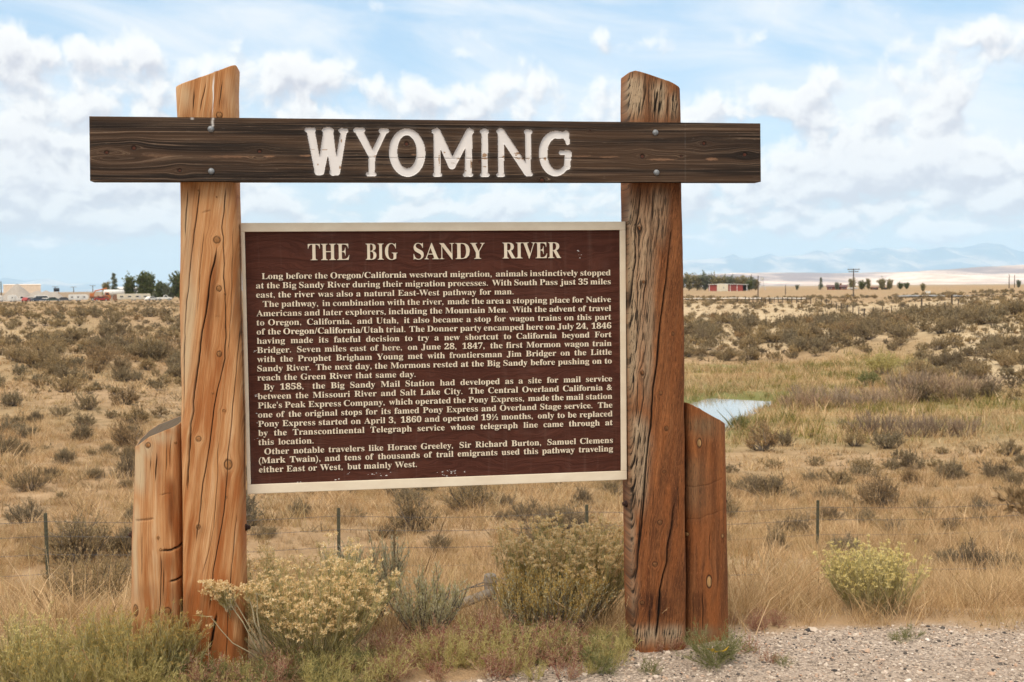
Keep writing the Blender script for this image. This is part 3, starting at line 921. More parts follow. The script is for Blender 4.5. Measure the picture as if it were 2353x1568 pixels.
log_mesh('support_post',
         [(920, 1566, 1657), (1000, 1566, 1657), (1150, 1566, 1658), (1300, 1566, 1661), (1455, 1565, 1664)],
         .06, .105, 5.0, [(1560, 922), (1568, 927), (1590, 940), (1620, 957), (1650, 973), (1657, 977), (1664, 981)],
         [(P_(B, (500, 30), (503, 110), (495, 150)), .0016, .006), (P_(B, (540, 20), (545, 90)), .0014, .005), (P_(B, (575, 20), (585, 120)), .0014, .005), (P_(B, (620, 700), (616, 960)), .0013, .004),
          (P_(B, (575, 1090), (570, 1400)), .0018, .006), (P_(B, (518, 1080), (512, 1390)), .0013, .004), (P_(B, (470, 60), (480, 430)), .0012, .004), (P_(B, (600, 140), (590, 260)), .0012, .004)],
         [(*B(552, 188), .0105, 1.9), (*B(613, 1055), .0125, 2.3), (*B(485, 765), .006, 1.6), (*B(695, 770), .005, 2)],
         [(P_(B, (560, 40), (545, 140)), .035, .8), (P_(B, (470, 60), (470, 1400)), .022, .8), (P_(B, (640, 120), (640, 900)), .010, .55), (P_(B, (560, 1080), (580, 1330)), .055, .6), (P_(B, (540, 430), (560, 500)), .07, .3)],
         [(P_(B, (560, 10), (590, 180)), .06, .55), (P_(B, (500, 250), (530, 700)), .05, .35), (P_(B, (560, 1330), (580, 1440)), .075, .9)],
         .01, w_rshort, 'short slant topped log, russet with two large oval knots', 4,
         gouges=[(P_(B, (445, 468), (540, 462), (620, 446), (694, 412)), .0022, .003), (P_(B, (445, 672), (560, 660), (694, 606)), .0022, .003)],
         lites=[])

# --- crossbeam
Z1 = lambda x, y: (172.3 + .3418 * x, 114.9 + .3418 * y)
Z2 = lambda x, y: (976.5 + .3418 * x, 114.9 + .3418 * y)
ZW = lambda x, y: (677.9 + .2783 * x, 275.7 + .2783 * y)
BW, BT = -.165, .085                                            # face of the beam in front of the panel's plane, thickness
_tl, _tr, _bl, _br = S(205, 267.5, BW), S(1747, 284, BW), S(207, 416, BW), S(1748.5, 418, BW)


def caps(x, y, lst):
    """signed distance to a union of tapered strokes given on the WYOMING enlargement"""
    best = np.full(x.shape, 1e3)
    for x1, y1, r1, x2, y2, r2 in lst:
        a, b = np.array(S(*ZW(x1, y1), BW)), np.array(S(*ZW(x2, y2), BW))
        k = .2783 * .00199
        d = b - a
        q = max(d @ d, 1e-12)
        t = np.clip(((x - a[0]) * d[0] + (y - a[1]) * d[1]) / q, 0, 1)
        best = np.minimum(best, np.hypot(x - a[0] - t * d[0], y - a[1] - t * d[1]) - (r1 + (r2 - r1) * t) * k)
    return best


def ell(x, y, cx, cy, rx, ry):
    c = S(*ZW(cx, cy), BW)
    k = .2783 * .00199
    return (np.hypot((x - c[0]) / rx, (y - c[1]) / ry) / k - 1) * min(rx, ry) * k


def letters(x, y):
    dW = caps(x, y, [(98, 82, 19, 152, 82, 19), (242, 86, 20, 300, 86, 20), (380, 88, 20, 419, 88, 20), (130, 95, 33, 193, 428, 30), (272, 95, 38, 212, 425, 28), (275, 95, 38, 325, 425, 30),
                     (402, 95, 24, 345, 425, 27), (188, 430, 27, 216, 430, 25), (312, 433, 27, 346, 433, 25)])
    dY = caps(x, y, [(500, 84, 20, 558, 84, 20), (712, 90, 20, 756, 90, 20), (530, 95, 32, 638, 300, 28), (737, 95, 22, 640, 295, 25), (636, 290, 27, 632, 440, 25), (603, 448, 17, 656, 448, 17)])
    dO = np.maximum(ell(x, y, 927, 270, 149, 197), -ell(x, y, 925, 262, 79, 134))
    dM = caps(x, y, [(1145, 95, 18, 1185, 93, 18), (1172, 100, 28, 1176, 440, 27), (1155, 452, 17, 1198, 452, 17), (1172, 96, 30, 1297, 374, 33), (1442, 96, 30, 1297, 374, 31), (1438, 100, 28, 1430, 440, 29),
                     (1432, 93, 18, 1462, 95, 18), (1403, 452, 17, 1455, 452, 17)])
    dI = caps(x, y, [(1543, 96, 17, 1586, 96, 17), (1567, 95, 27, 1567, 445, 26), (1545, 454, 17, 1591, 454, 17)])
    dN = caps(x, y, [(1682, 96, 18, 1712, 90, 18), (1702, 100, 27, 1702, 440, 24), (1680, 454, 17, 1718, 454, 17), (1700, 98, 32, 1922, 432, 33), (1925, 100, 25, 1928, 430, 23), (1908, 98, 17, 1944, 98, 17),
                     (1918, 449, 17, 1946, 448, 18)])
    ring = np.maximum(ell(x, y, 2150, 278, 139, 188), -ell(x, y, 2166, 280, 84, 131))
    c1, c2 = S(*ZW(2172, 135), BW), S(*ZW(2172, 262), BW)
    cut = np.maximum(np.maximum(c1[0] - x, y - c1[1]), c2[1] - y)
    dG = np.minimum(np.maximum(ring, -cut), caps(x, y, [(2165, 122, 33, 2235, 128, 26), (2236, 112, 24, 2243, 150, 24), (2243, 110, 22, 2253, 190, 17), (2198, 270, 19, 2262, 268, 19), (2254, 275, 25, 2248, 385, 28)]))
    return np.minimum.reduce([dW, dY, dO, dM, dI, dN, dG])


def beam():
    nu, nv = 1480, 136
    s, t = np.meshgrid(np.linspace(0, 1, nu), np.linspace(0, 1, nv))
    x = (_bl[0] + (_br[0] - _bl[0]) * s) * (1 - t) + (_tl[0] + (_tr[0] - _tl[0]) * s) * t
    z = (_bl[1] + (_br[1] - _bl[1]) * s) * (1 - t) + (_tl[1] + (_tr[1] - _tl[1]) * s) * t
    g = z + fbm(x * 1.1, z * 5, 3, 71) * .012
    crack, pale, knot = 0 * x, 0 * x, 0 * x
    for kx, ky, r, asp in [(*Z1(395, 660), .010, 1), (*Z1(212, 690), .008, 1.2), (*Z1(380, 712), .014, 2.2), (*Z1(210, 716), .012, 2), (*Z1(1240, 684), .008, 1.2), (*Z1(703, 812), .008, 1), (*Z1(1240, 720), .007, 1.5),
                           (*Z2(1462, 717), .010, 1), (*Z2(1876, 630), .009, 1), (*Z2(2150, 705), .010, 1.1), (*Z2(787, 880), .013, .9), (*ZW(921, 200), .010, 1), (*ZW(1527, 348), .006, 1), (*Z2(1723, 715), .005, 1.2),
                           (*Z2(1110, 545), .004, 1)]:
        u, v = S(kx, ky, BW)
        dx, dz = (x - u) / asp, z - v
        g = g - r * 1.6 * np.tanh(dz / (r * .8)) * np.exp(-(dx / (r * 5)) ** 2) * np.exp(-(dz / (r * 4.5)) ** 2)
        q = np.hypot(dx, dz) / r
        if asp < 1.4:
            knot = np.maximum(knot, sst(q, 1, .6))
            crack = np.maximum(crack, np.exp(-((q - .95) / .25) ** 2) * .8)
    for kx, ky, ru, rv, amt in [(*Z1(1310, 717), .026, .0045, 1), (*Z1(1545, 712), .030, .0045, .9), (*Z1(1050, 718), .11, .006, .55), (*Z1(560, 712), .07, .007, .3), (*Z2(1590, 738), .070, .006, .8), (*Z2(1930, 735), .035, .007, .9),
                                (*Z2(1240, 720), .05, .005, .5), (*Z2(1060, 715), .06, .004, .6), (*ZW(985, 290), .018, .004, .7)]:
        u, v = S(kx, ky, BW)
        pale = np.maximum(pale, sst(np.hypot((x - u) / ru, (z - v) / rv) + fbm(x * 90, z * 300, 2, 4) * .5, 1.1, .5) * amt)
    d = letters(x, z) + fbm(x * 160, z * 160, 2, 15) * .0006
    inside = sst(d, .0012, -.0012)
    # wood ridges: hard late wood stands proud of the weathered early wood
    ridge_ = fbm(x * 1.3, g * 190, 3, 33, .6) + .5 * fbm(x * .5, g * 60, 2, 34)
    h = ridge_ * .0016 * (1 - inside)
    h = h - knot * .002 - crack * .003
    split = S(*ZW(600, 312), BW)[1] + fbm(x * 6, x * 0, 3, 8) * .004
    sp = np.exp(-((z - split) / .0016) ** 2) * sst(x, -.45, -.3) * sst(x, .95, .7)
    crack = np.maximum(crack, sp * .75)
    h = h - sp * .004
    h = h - inside * .0095
    # flaked paint in the routed letters
    chip = sst(fbm(x * 22, z * 85, 4, 91, .6) + .55 * np.exp(-((z - split) / .012) ** 2), .80, .92)
    for kx, ky, ru, rv in [(1570, 292, 20, 17), (1568, 385, 16, 4), (2066, 320, 10, 12), (1845, 275, 30, 7), (1885, 318, 16, 9), (383, 170, 6, 14), (372, 390, 7, 12), (1192, 330, 5, 40), (1455, 360, 5, 40), (2025, 320, 9, 5),
                           (242, 245, 24, 3), (145, 243, 14, 3), (188, 368, 6, 6), (1828, 290, 9, 7), (1235, 268, 9, 6), (1410, 420, 7, 7)]:
        u, v = S(*ZW(kx, ky), BW)
        k = .2783 * .00199
        chip = np.maximum(chip, sst(np.hypot((x - u) / (ru * k), (z - v) / (rv * k)) + fbm(x * 220, z * 220, 2, 5) * .5, 1.15, .9))
    y = BW - h
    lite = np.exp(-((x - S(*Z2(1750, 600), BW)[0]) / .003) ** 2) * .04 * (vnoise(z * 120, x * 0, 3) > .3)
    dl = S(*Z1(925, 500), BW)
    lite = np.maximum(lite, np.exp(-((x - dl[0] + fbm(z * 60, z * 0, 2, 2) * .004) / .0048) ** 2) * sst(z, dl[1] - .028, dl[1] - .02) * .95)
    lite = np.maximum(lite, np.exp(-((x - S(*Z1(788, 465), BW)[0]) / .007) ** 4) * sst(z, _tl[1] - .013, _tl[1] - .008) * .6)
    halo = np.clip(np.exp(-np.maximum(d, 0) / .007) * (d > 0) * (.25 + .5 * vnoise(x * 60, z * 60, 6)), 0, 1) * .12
    v = np.stack([x, y, z], -1).reshape(-1, 3)
    idx = np.arange(nu * nv).reshape(nv, nu)
    f = np.stack([idx[:-1, :-1], idx[:-1, 1:], idx[1:, 1:], idx[1:, :-1]], -1).reshape(-1, 4)
    fin = inside.ravel()[f].mean(1) > .5
    at = dict(crack=crack.ravel(), pale=np.maximum(pale, 0).ravel(), knot=knot.ravel(), lite=np.maximum(lite, halo).ravel(), chip=chip.ravel(), grain=np.stack([x, g, 0 * x], -1).reshape(-1, 3))

    def fn(t, b):
        u, g_, e = t.sep(t.attr('grain', 'Vector'))
        fine = t.noise(t.xyz(t.m('MULTIPLY', u, 2.2), t.m('MULTIPLY', g_, 330), e), 1, 4, .6)
        mid = t.noise(t.xyz(t.m('MULTIPLY', u, 1.1), t.m('MULTIPLY', g_, 105), e), 1, 4, .6)
        big = t.noise(t.xyz(t.m('MULTIPLY', u, .8), t.m('MULTIPLY', g_, 22), 3.0), 1, 3, .5)
        spk = t.noise(t.xyz(t.m('MULTIPLY', u, 26), t.m('MULTIPLY', g_, 420), 7.0), 1, 3, .6)
        base = t.mix(t.ss(big, .38, .62), (.017, .011, .008), (.060, .034, .020))
        q = t.m('ADD', t.m('MULTIPLY', fine, .6), t.m('MULTIPLY', mid, .6))
        col = t.mix(t.ss(q, .60, .80), base, t.mix(spk, (.105, .064, .040), (.22, .15, .10)))
        col = t.mix(t.m('MULTIPLY', t.ss(spk, .62, .75), t.ss(mid, .48, .62)), col, (.26, .20, .15))
        col = t.mix(t.ss(t.m('ADD', mid, t.m('MULTIPLY', big, .3)), .42, .30), col, (.010, .007, .006))
        col = t.mix(t.attr('pale'), col, t.mix(fine, (.12, .060, .032), (.30, .17, .10)))
        col = t.mix(t.attr('knot'), col, (.07, .022, .012))
        col = t.mix(t.attr('crack'), col, (.006, .004, .004))
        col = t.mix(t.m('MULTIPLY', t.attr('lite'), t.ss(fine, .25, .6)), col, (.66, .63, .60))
        t.put(b.inputs['Base Color'], col)
        t.put(b.inputs['Normal'], t.node('ShaderNodeBump', {'Strength': .5, 'Distance': .003, 'Height': t.m('ADD', fine, mid)}).outputs[0])
    m_beam = material('charred_plank_wood', fn, rough=.78, spec=.2)

    def fw(t, b):
        u, g_, e = t.sep(t.attr('grain', 'Vector'))
        fine = t.noise(t.xyz(t.m('MULTIPLY', u, 5), t.m('MULTIPLY', g_, 260), e), 1, 4, .6)
        ck = t.node('ShaderNodeTexVoronoi', {'Vector': t.xyz(t.m('MULTIPLY', u, 60), t.m('MULTIPLY', g_, 120), 0.0), 'Scale': 1.0}, feature='DISTANCE_TO_EDGE').outputs['Distance']
        msk = t.ss(t.noise(t.xyz(t.m('MULTIPLY', u, 9), t.m('MULTIPLY', g_, 30), 2.0), 1, 3, .5), .62, .72)
        col = t.mix(fine, (.64, .60, .58), (.70, .67, .65))
        col = t.mix(t.m('MULTIPLY', t.ss(ck, .035, .012), msk), col, (.36, .30, .26))
        col = t.mix(t.attr('chip'), col, t.mix(fine, (.20, .11, .06), (.42, .27, .16)))
        t.put(b.inputs['Base Color'], col)
        t.put(b.inputs['Normal'], t.node('ShaderNodeBump', {'Strength': .25, 'Distance': .003, 'Height': fine}).outputs[0])
    m_white = material('white_letter_paint', fw, rough=.6)
    o = mesh_np('crossbeam', *prune(v, f[~fin], at), sign=sign, mat=m_beam)
    lt = mesh_np_('lettering', *prune(v, f[fin], at), o, m_white)
    lt['label'] = 'white painted letters routed into the beam, spelling WYOMING'
    # top, underside, ends and back of the plank
    r = np.concatenate([idx[0, ::12], [idx[0, -1]]]), np.concatenate([idx[-1, ::12], [idx[-1, -1]]])
    bot, top = v[r[0]], v[r[1]]
    n = len(bot)
    vb = np.concatenate([bot, top, top + [0, BT, 0], bot + [0, BT, 0]])
    fs = []
    for i in range(n - 1):
        fs += [[n + i, n + i + 1, 2 * n + i + 1, 2 * n + i], [2 * n + i, 2 * n + i + 1, 3 * n + i + 1, 3 * n + i], [3 * n + i, 3 * n + i + 1, i + 1, i]]
    fs += [[0, n, 2 * n, 3 * n], [n - 1, 4 * n - 1, 3 * n - 1, 2 * n - 1]]
    gr = np.stack([vb[:, 0], vb[:, 2] + vb[:, 1], 0 * vb[:, 0]], -1)
    bk = mesh_np('crossbeam_sides', vb, np.array(fs), m_beam, attrs=dict(grain=gr))
    # one plank: fold the sides into the face's mesh
    me, mb_ = o.data, bk.data
    bmx = bmesh_join(me, mb_)
    bpy.data.objects.remove(bk)
    return o


def bmesh_join(a, b):
    import bmesh
    bm = bmesh.new()
    bm.from_mesh(a)
    bm.from_mesh(b)
    bm.to_mesh(a)
    bm.free()
    a.update()
    return a


def prune(v, f, at):
    used = np.unique(f)
    mp = np.full(len(v), -1)
    mp[used] = np.arange(len(used))
    return v[used], mp[f], {k: a[used] for k, a in at.items()}


_mesh_np = mesh_np


def mesh_np(name, v, faces, *a, sign=None, mat=None, **k):
    if mat is not None:
        return _mesh_np(name, v, faces, mat, sign, smooth=True, attrs=a[0])
    return _mesh_np(name, v, faces, *a, **k)


def mesh_np_(name, v, f, at, parent, mat):
    return _mesh_np(name, v, f, mat, parent, smooth=True, attrs=at)


bm_obj = beam()

# --- bolts
m_galv = material('galvanised_steel', lambda t, b: t.put(b.inputs['Base Color'], t.mix(t.noise(t.node('ShaderNodeNewGeometry').outputs['Position'], 160, 4), (.11, .12, .13), (.30, .31, .32))), rough=.5, metal=.4)
m_rust = material('rusted_iron', lambda t, b: t.put(b.inputs['Base Color'], t.mix(t.noise(t.node('ShaderNodeNewGeometry').outputs['Position'], 120, 4), (.018, .010, .008), (.07, .032, .022))), rough=.75, metal=.3)


def dome(cx, cy, cz, r, h, mat, name, parent):
    mb = MB()
    n, k = 20, 7
    v, f = [], []
    for i in range(k):
        a = i / (k - 1) * math.pi / 2
        for q in range(n):
            t = 2 * math.pi * q / n
            v.append((cx + r * math.cos(a) * math.cos(t), cy - h * math.sin(a), cz + r * math.cos(a) * math.sin(t)))
    for i in range(k - 1):
        for q in range(n):
            f.append([i * n + q, i * n + (q + 1) % n, (i + 1) * n + (q + 1) % n, (i + 1) * n + q])
    mb.add(v, f)
    return mb.build(name, mat, parent, smooth=True)


for px, py in ((484.5, 297), (485.5, 394), (1506, 305), (1508.5, 397)):
    u, v = S(px, py, BW)
    b_ = dome(u, BW + .001, v, .0145, .011, m_galv, 'bolt_head', bm_obj)
    if py == 297:
        b_['label'] = 'bolt head splashed with a white bird dropping'


def nut(px, py, side, parent):
    u, v = S(px, py, .03)
    mb = MB()
    for r, a, b in ((.021, -.018, -.012), (.0165, -.012, .006)):
        n = 6 if r < .02 else 16
        ring = [(math.cos(2 * math.pi * k / n + .3) * r, math.sin(2 * math.pi * k / n + .3) * r) for k in range(n)]
        vs = [(u + side * a, .03 + p, v + q) for p, q in ring] + [(u + side * b, .03 + p, v + q) for p, q in ring]
        mb.add(vs, [list(range(n)), list(range(2 * n - 1, n - 1, -1))] + [[i, (i + 1) % n, (i + 1) % n + n, i + n] for i in range(n)])
    mb.tube([(u + side * -.03, .03, v), (u + side * .018, .03, v)], .009, 10)
    return mb.build('bolt_nut', m_rust, parent, bevel=.001)


posts = [o for o in sign.children if o.name.startswith('post')]
shorts = [o for o in sign.children if o.name.startswith('support_post')]
nut(305, 1229, -1, shorts[0])
nut(566, 1212, 1, posts[0])
nut(1438.5, 1158, -1, posts[1])
nut(1661, 1152, 1, shorts[1])

# --- text panel
PW = 1.829
u0, u1 = -.9 + .002, -.9 + PW - .004
v1, v0 = -ZB - .001, -ZB - 1.2645


def panel():
    def fn(t, b):
        pos = t.node('ShaderNodeTexCoord').outputs['Object']
        wv = t.noise(t.v('MULTIPLY', pos, (2.2, 1, 7)), 1, 3, .5)
        x, y, z = t.sep(pos)
        q = t.xyz(t.m('MULTIPLY', x, 1.8), 0.0, t.m('ADD', t.m('MULTIPLY', z, 46), t.m('MULTIPLY', wv, 10)))
        n = t.noise(q, 1.6, 4, .6)
        n2 = t.noise(q, 6, 3, .6)
        h = t.m('ADD', n, t.m('MULTIPLY', n2, .5))
        blot = t.noise(pos, 5, 4, .6)
        col = t.mix(t.ss(h, .55, 1.0), (.050, .0150, .0090), (.084, .027, .0165))
        col = t.mix(t.m('MULTIPLY', t.ss(blot, .5, .75), .35), col, (.115, .055, .042))
        run = t.noise(t.v('MULTIPLY', pos, (26, 1, 1.1)), 1, 4, .6)
        col = t.mix(t.m('MULTIPLY', t.ss(run, .52, .8), .22), col, (.20, .13, .10))
        t.put(b.inputs['Base Color'], col)
        t.put(b.inputs['Normal'], t.node('ShaderNodeBump', {'Strength': .8, 'Distance': .006, 'Height': h}).outputs[0])
    m_b = material('brown_panel_paint', fn, rough=.7, spec=.15)

    def fc(t, b):
        pos = t.node('ShaderNodeTexCoord').outputs['Object']
        t.put(b.inputs['Base Color'], t.mix(t.ss(t.noise(t.v('MULTIPLY', pos, (1, 1, 1.6)), 7, 5, .6), .3, .75), (.64, .54, .41), (.72, .63, .49)))
        t.put(b.inputs['Normal'], t.node('ShaderNodeBump', {'Strength': .1, 'Distance': .003, 'Height': t.noise(pos, 60, 3)}).outputs[0])
    m_c = material('cream_panel_paint', fc, rough=.55)
    lx, rx, ty, by = .017, .029, .041, .044
    p = MB().box(u0, u1, .012, .052, v0, v1).build('text_panel', m_b, sign)
    p['label'] = 'brown wood grained panel with raised cream writing'
    fr = MB()
    y0, y1 = .0, .0118
    fr.box(u0, u1, y0, y1, v1 - ty, v1)
    fr.box(u0, u1, y0, y1, v0, v0 + by)
    fr.box(u0, u0 + lx, y0, y1, v0 + by, v1 - ty)
    fr.box(u1 - rx, u1, y0, y1, v0 + by, v1 - ty)
    fr.build('border', m_c, p, bevel=.0025)
    fleck = MB()
    rnd = random.Random(5)
    for px, py, n, sp in [(1330, 577, 2, 2), (1335, 588, 3, 4), (1040, 1085, 16, 9), (1015, 1089, 5, 8), (1060, 1090, 4, 10), (857, 1089, 4, 6), (882, 1092, 5, 5), (800, 1089, 3, 6), (690, 1111, 5, 6), (770, 1103, 2, 6), (735, 1113, 2, 12),
                          (590, 910, 5, 3), (590, 1008, 3, 3), (589, 950, 2, 2), (590, 972, 3, 2), (586, 806, 4, 4)]:
        for _ in range(n):
            a, b_ = S(px + rnd.gauss(0, sp), py + rnd.gauss(0, sp * .5), .012)
            r = rnd.uniform(.0012, .0042)
            k = rnd.randint(4, 6)
            ph = rnd.random() * 6
            poly = [(a + r * 1.4 * math.cos(ph + 6.283 * i / k) * rnd.uniform(.5, 1.2), b_ + r * .6 * math.sin(ph + 6.283 * i / k) * rnd.uniform(.5, 1.2)) for i in range(k)]
            fleck.prism(poly, .0112, .0122)
    k_ = fleck.build('paint_flecks', material('white_paint_fleck', color=(.62, .60, .58), rough=.7))
    k_.data.polygons.foreach_set('material_index', [1] * len(k_.data.polygons))
    bmesh_join(p.data, k_.data)
    p.data.materials.append(k_.data.materials[0])
    bpy.data.objects.remove(k_)

    BASE = {}

    def glyphs(s):
        o = ''
        for c in s:
            if 'A' <= c <= 'Z':
                o += chr(0x1D400 + ord(c) - 65)
            elif 'a' <= c <= 'z':
                o += chr(0x1D41A + ord(c) - 97)
            elif '0' <= c <= '9':
                o += chr(0x1D7CE + ord(c) - 48)
            else:
                o += c
        return o

    def word(s, off=-.004):
        if s in BASE:
            return BASE[s]
        cu = bpy.data.curves.new('w', 'FONT')
        cu.body = glyphs(s)
        cu.size = 1.0
        cu.resolution_u = 3
        cu.offset = 0.0 if any(c in '0123456789½&/()' for c in s) else off
        cu.extrude = .06
        ob = bpy.data.objects.new('w', cu)
        COL.objects.link(ob)
        me = ob.to_mesh()
        v = np.empty(len(me.vertices) * 3, np.float32)
        me.vertices.foreach_get('co', v)
        v = v.reshape(-1, 3)
        fs = {}
        for q in me.polygons:
            fs.setdefault(len(q.vertices), []).append(list(q.vertices))
        ob.to_mesh_clear()
        bpy.data.objects.remove(ob)
        bpy.data.curves.remove(cu)
        BASE[s] = (v, fs)
        return BASE[s]

    class Txt:
        def __init__(self):
            self.v, self.f, self.n = [], {}, 0

        def put(self, s, x, z, sx, sz):
            v, fs = word(s)
            q = np.stack([(v[:, 0] - v[:, 0].min()) * sx + x, .0082 - v[:, 2] * .045, v[:, 1] * sz + z], -1)
            self.v.append(q)
            for k, l in fs.items():
                self.f.setdefault(k, []).append(np.array(l) + self.n)
            self.n += len(q)

        def build(self, name, label):
            o = mesh_np(name, np.concatenate(self.v), [np.concatenate(l) for l in self.f.values()], m_c, p)
            o['label'] = label
            return o
    wid = lambda s: float(np.ptp(word(s)[0][:, 0]))
    T = Txt()
    for s, a, b_, yl, yr in (('THE', 708, 803, 598.5, 598), ('BIG', 840.5, 914, 597.5, 597), ('SANDY', 950.5, 1114, 596.5, 595.5), ('RIVER', 1155, 1289.5, 594.5, 594)):
        p0, p1 = S(a, yl, .006), S(b_, yr, .006)
        T = Txt()
        T.put(s, p0[0], p0[1], (p1[0] - p0[0]) / wid(s), .0765 / .68)
        T.build('title_word', 'raised title word ' + s)
    LINES = ["Long before the Oregon/California westward migration,  animals instinctively stopped", "at the Big Sandy River during their migration processes.  With South Pass just 35 miles",
             "east, the river was also a natural East-West pathway for man.", "The pathway,  in combination with the river,  made the area a stopping place for Native",
             "Americans and later explorers, including the Mountain Men.  With the advent of travel", "to Oregon,  California,  and Utah,  it also became a stop for wagon trains on this part",
             "of the Oregon/California/Utah trial.  The Donner party encamped here on July 24,  1846", "having made its fateful decision to try a new shortcut to California beyond Fort",
             "Bridger.  Seven miles east of here,  on June 28,  1847,  the first Mormon wagon train", "with the Prophet Brigham Young met with frontiersman Jim Bridger on the Little",
             "Sandy River.  The next day, the Mormons rested at the Big Sandy before pushing on to", "reach the Green River that same day.", "By 1858,  the Big Sandy Mail Station had developed as a site for mail service",
             "between the Missouri River and Salt Lake City.  The Central Overland California &", "Pike's Peak Express Company,  which operated the Pony Express,  made the mail station",
             "one of the original stops for its famed Pony Express and Overland Stage service.  The", "Pony Express started on April 3,  1860 and operated 19½ months,  only to be replaced",
             "by the Transcontinental Telegraph service whose telegraph line came through at", "this location.", "Other notable travelers like Horace Greeley,  Sir Richard Burton,  Samuel Clemens",
             "(Mark Twain), and tens of thousands of trail emigrants used this pathway traveling", "either East or West,  but mainly West."]
    short = {2: 1180, 11: 955, 18: 720.5, 21: 958}
    indent = {0: 601.5, 3: 604, 12: 606, 19: 607.5}
    T = Txt()
    sz = .0190 / .47
    sx = None
    base = [641.7, 663.2, 684.5, 705.8, 727.3, 748.4, 769.4, 790.5, 811.7, 832.7, 853.9, 875.1, 896.5, 917.9, 939, 960.2, 981.3, 1002.4, 1023.3, 1044.6, 1065.2, 1086.3]
    geo = []
    for i, s in enumerate(LINES):
        xl = indent.get(i, 588 + (595 - 588) * i / 21)
        a = S(xl, base[i], .006)
        xr = short.get(i, 1403 + 5.6 * i / 20)
        b_ = S(xr, base[i] - (xr - xl) * (.0127 + .0300 * i / 21 * .78), .006)[0]
        words = s.split(' ')
        gaps = [1 + words[k + 1:k + 2].count('') for k, w in enumerate(words) if w and k < len(words) - 1 and any(words[k + 1:])]
        ws = [w for w in words if w]
        geo.append((a, b_, ws, gaps, sum(wid(w) for w in ws)))
    sx = min((b_ - a[0]) / (tw + .27 * sum(1 + .55 * (g - 1) for g in gaps)) for a, b_, ws, gaps, tw in geo)
    for a, b_, ws, gaps, tw in geo:
        left = b_ - a[0] - tw * sx
        unit = left / max(sum(1 + .55 * (g - 1) for g in gaps), 1e-6)
        x = a[0]
        for k, w in enumerate(ws):
            T.put(w, x, a[1], sx, sz)
            x += wid(w) * sx + (unit * (1 + .55 * (gaps[k] - 1)) if k < len(gaps) else 0)
    T.build('body_lettering', 'raised cream paragraphs about the river crossing and the mail route')


panel()

# ------------------------------------------------------------------ plants
def leafy(name, stops, trans=.25, rough=.85, tone=None, stem=False):
    """leaf colour that varies from leaf to leaf and from plant to plant"""
    def fn(t, b):
        g = t.node('ShaderNodeNewGeometry').outputs['Random Per Island']
        r = t.node('ShaderNodeObjectInfo').outputs['Random']
        col = t.ramp(g, stops)
        if tone:
            k = t.m('FRACT', t.m('ADD', r, t.attr('tone')))
            col = t.mix(1.0, col, t.ramp(k, tone), 'MULTIPLY')
        t.put(b.inputs['Base Color'], col)
        if trans:
            tr = t.node('ShaderNodeBsdfTranslucent', {'Color': col})
            mx = t.node('ShaderNodeMixShader', {0: trans})
            t.l.new(b.outputs[0], mx.inputs[1])
            t.l.new(tr.outputs[0], mx.inputs[2])
            t.l.new(mx.outputs[0], t.n['Material Output'].inputs[0])
    return material(name, fn, rough=rough, spec=.12)


TONE = [(0, (.66, .63, .62)), (.3, (1.0, .97, .88)), (.55, (1.25, 1.14, .92)), (.8, (.82, .84, .84)), (1, (1.12, .95, .78))]
m_sage = leafy('sage_leaves', [(0, (.16, .122, .072)), (.4, (.275, .215, .130)), (.75, (.36, .285, .180)), (1, (.45, .36, .24))], .3, tone=TONE)
m_rstem = leafy('olive_stems', [(0, (.20, .175, .085)), (1, (.40, .34, .19))], 0)
m_twig = leafy('grey_twigs', [(0, (.085, .066, .052)), (1, (.22, .18, .145))], 0)
m_straw = leafy('dry_grass_blades', [(0, (.32, .215, .11)), (.35, (.47, .335, .185)), (.7, (.59, .44, .26)), (1, (.72, .57, .38))], .3,
                tone=[(0, (.52, .47, .42)), (.25, (.95, .88, .82)), (.55, (1.14, 1.06, 1.0)), (.8, (.72, .70, .56)), (1, (1.0, .86, .76))])
m_green = leafy('green_meadow_blades', [(0, (.11, .115, .032)), (.5, (.20, .19, .06)), (.8, (.33, .27, .10)), (1, (.44, .33, .16))], .3, tone=TONE)
m_rbleaf = leafy('rabbitbrush_leaves', [(0, (.32, .275, .085)), (.45, (.475, .405, .155)), (.8, (.58, .49, .22)), (1, (.65, .54, .28))], .45)
m_cream = leafy('cream_seed_heads', [(0, (.58, .39, .17)), (.3, (.77, .57, .29)), (.7, (.88, .70, .41)), (1, (.93, .81, .56))], .35)
m_yellow = leafy('yellow_flowers', [(0, (.58, .45, .13)), (.5, (.74, .61, .26)), (1, (.83, .74, .44))], .3)
m_ochre = leafy('ochre_sage_spikes', [(0, (.36, .235, .065)), (.5, (.54, .37, .115)), (1, (.66, .49, .20))], .4)
m_silver = leafy('silver_sage_leaves', [(0, (.34, .30, .16)), (.45, (.49, .44, .26)), (.8, (.61, .555, .37)), (1, (.70, .64, .46))], .45)
m_olive = leafy('olive_leaves', [(0, (.31, .265, .09)), (.5, (.47, .395, .155)), (1, (.60, .50, .24))], .45)
m_weed = leafy('green_weed_leaves', [(0, (.11, .125, .042)), (.5, (.21, .21, .085)), (1, (.36, .32, .16))], .4)
m_redw = leafy('reddish_weed_leaves', [(0, (.24, .085, .065)), (.4, (.38, .19, .14)), (.75, (.44, .30, .18)), (1, (.56, .44, .26))], .4)
m_willow = leafy('bare_purple_twigs', [(0, (.17, .122, .095)), (.5, (.29, .215, .165)), (1, (.41, .325, .25))], 0, tone=TONE)
m_treeleaf = leafy('tree_leaves', [(0, (.055, .072, .025)), (.5, (.115, .135, .048)), (1, (.21, .21, .09))], .25)
m_treepale = leafy('pale_tree_leaves', [(0, (.15, .135, .065)), (.5, (.27, .235, .115)), (1, (.40, .34, .19))], .25)
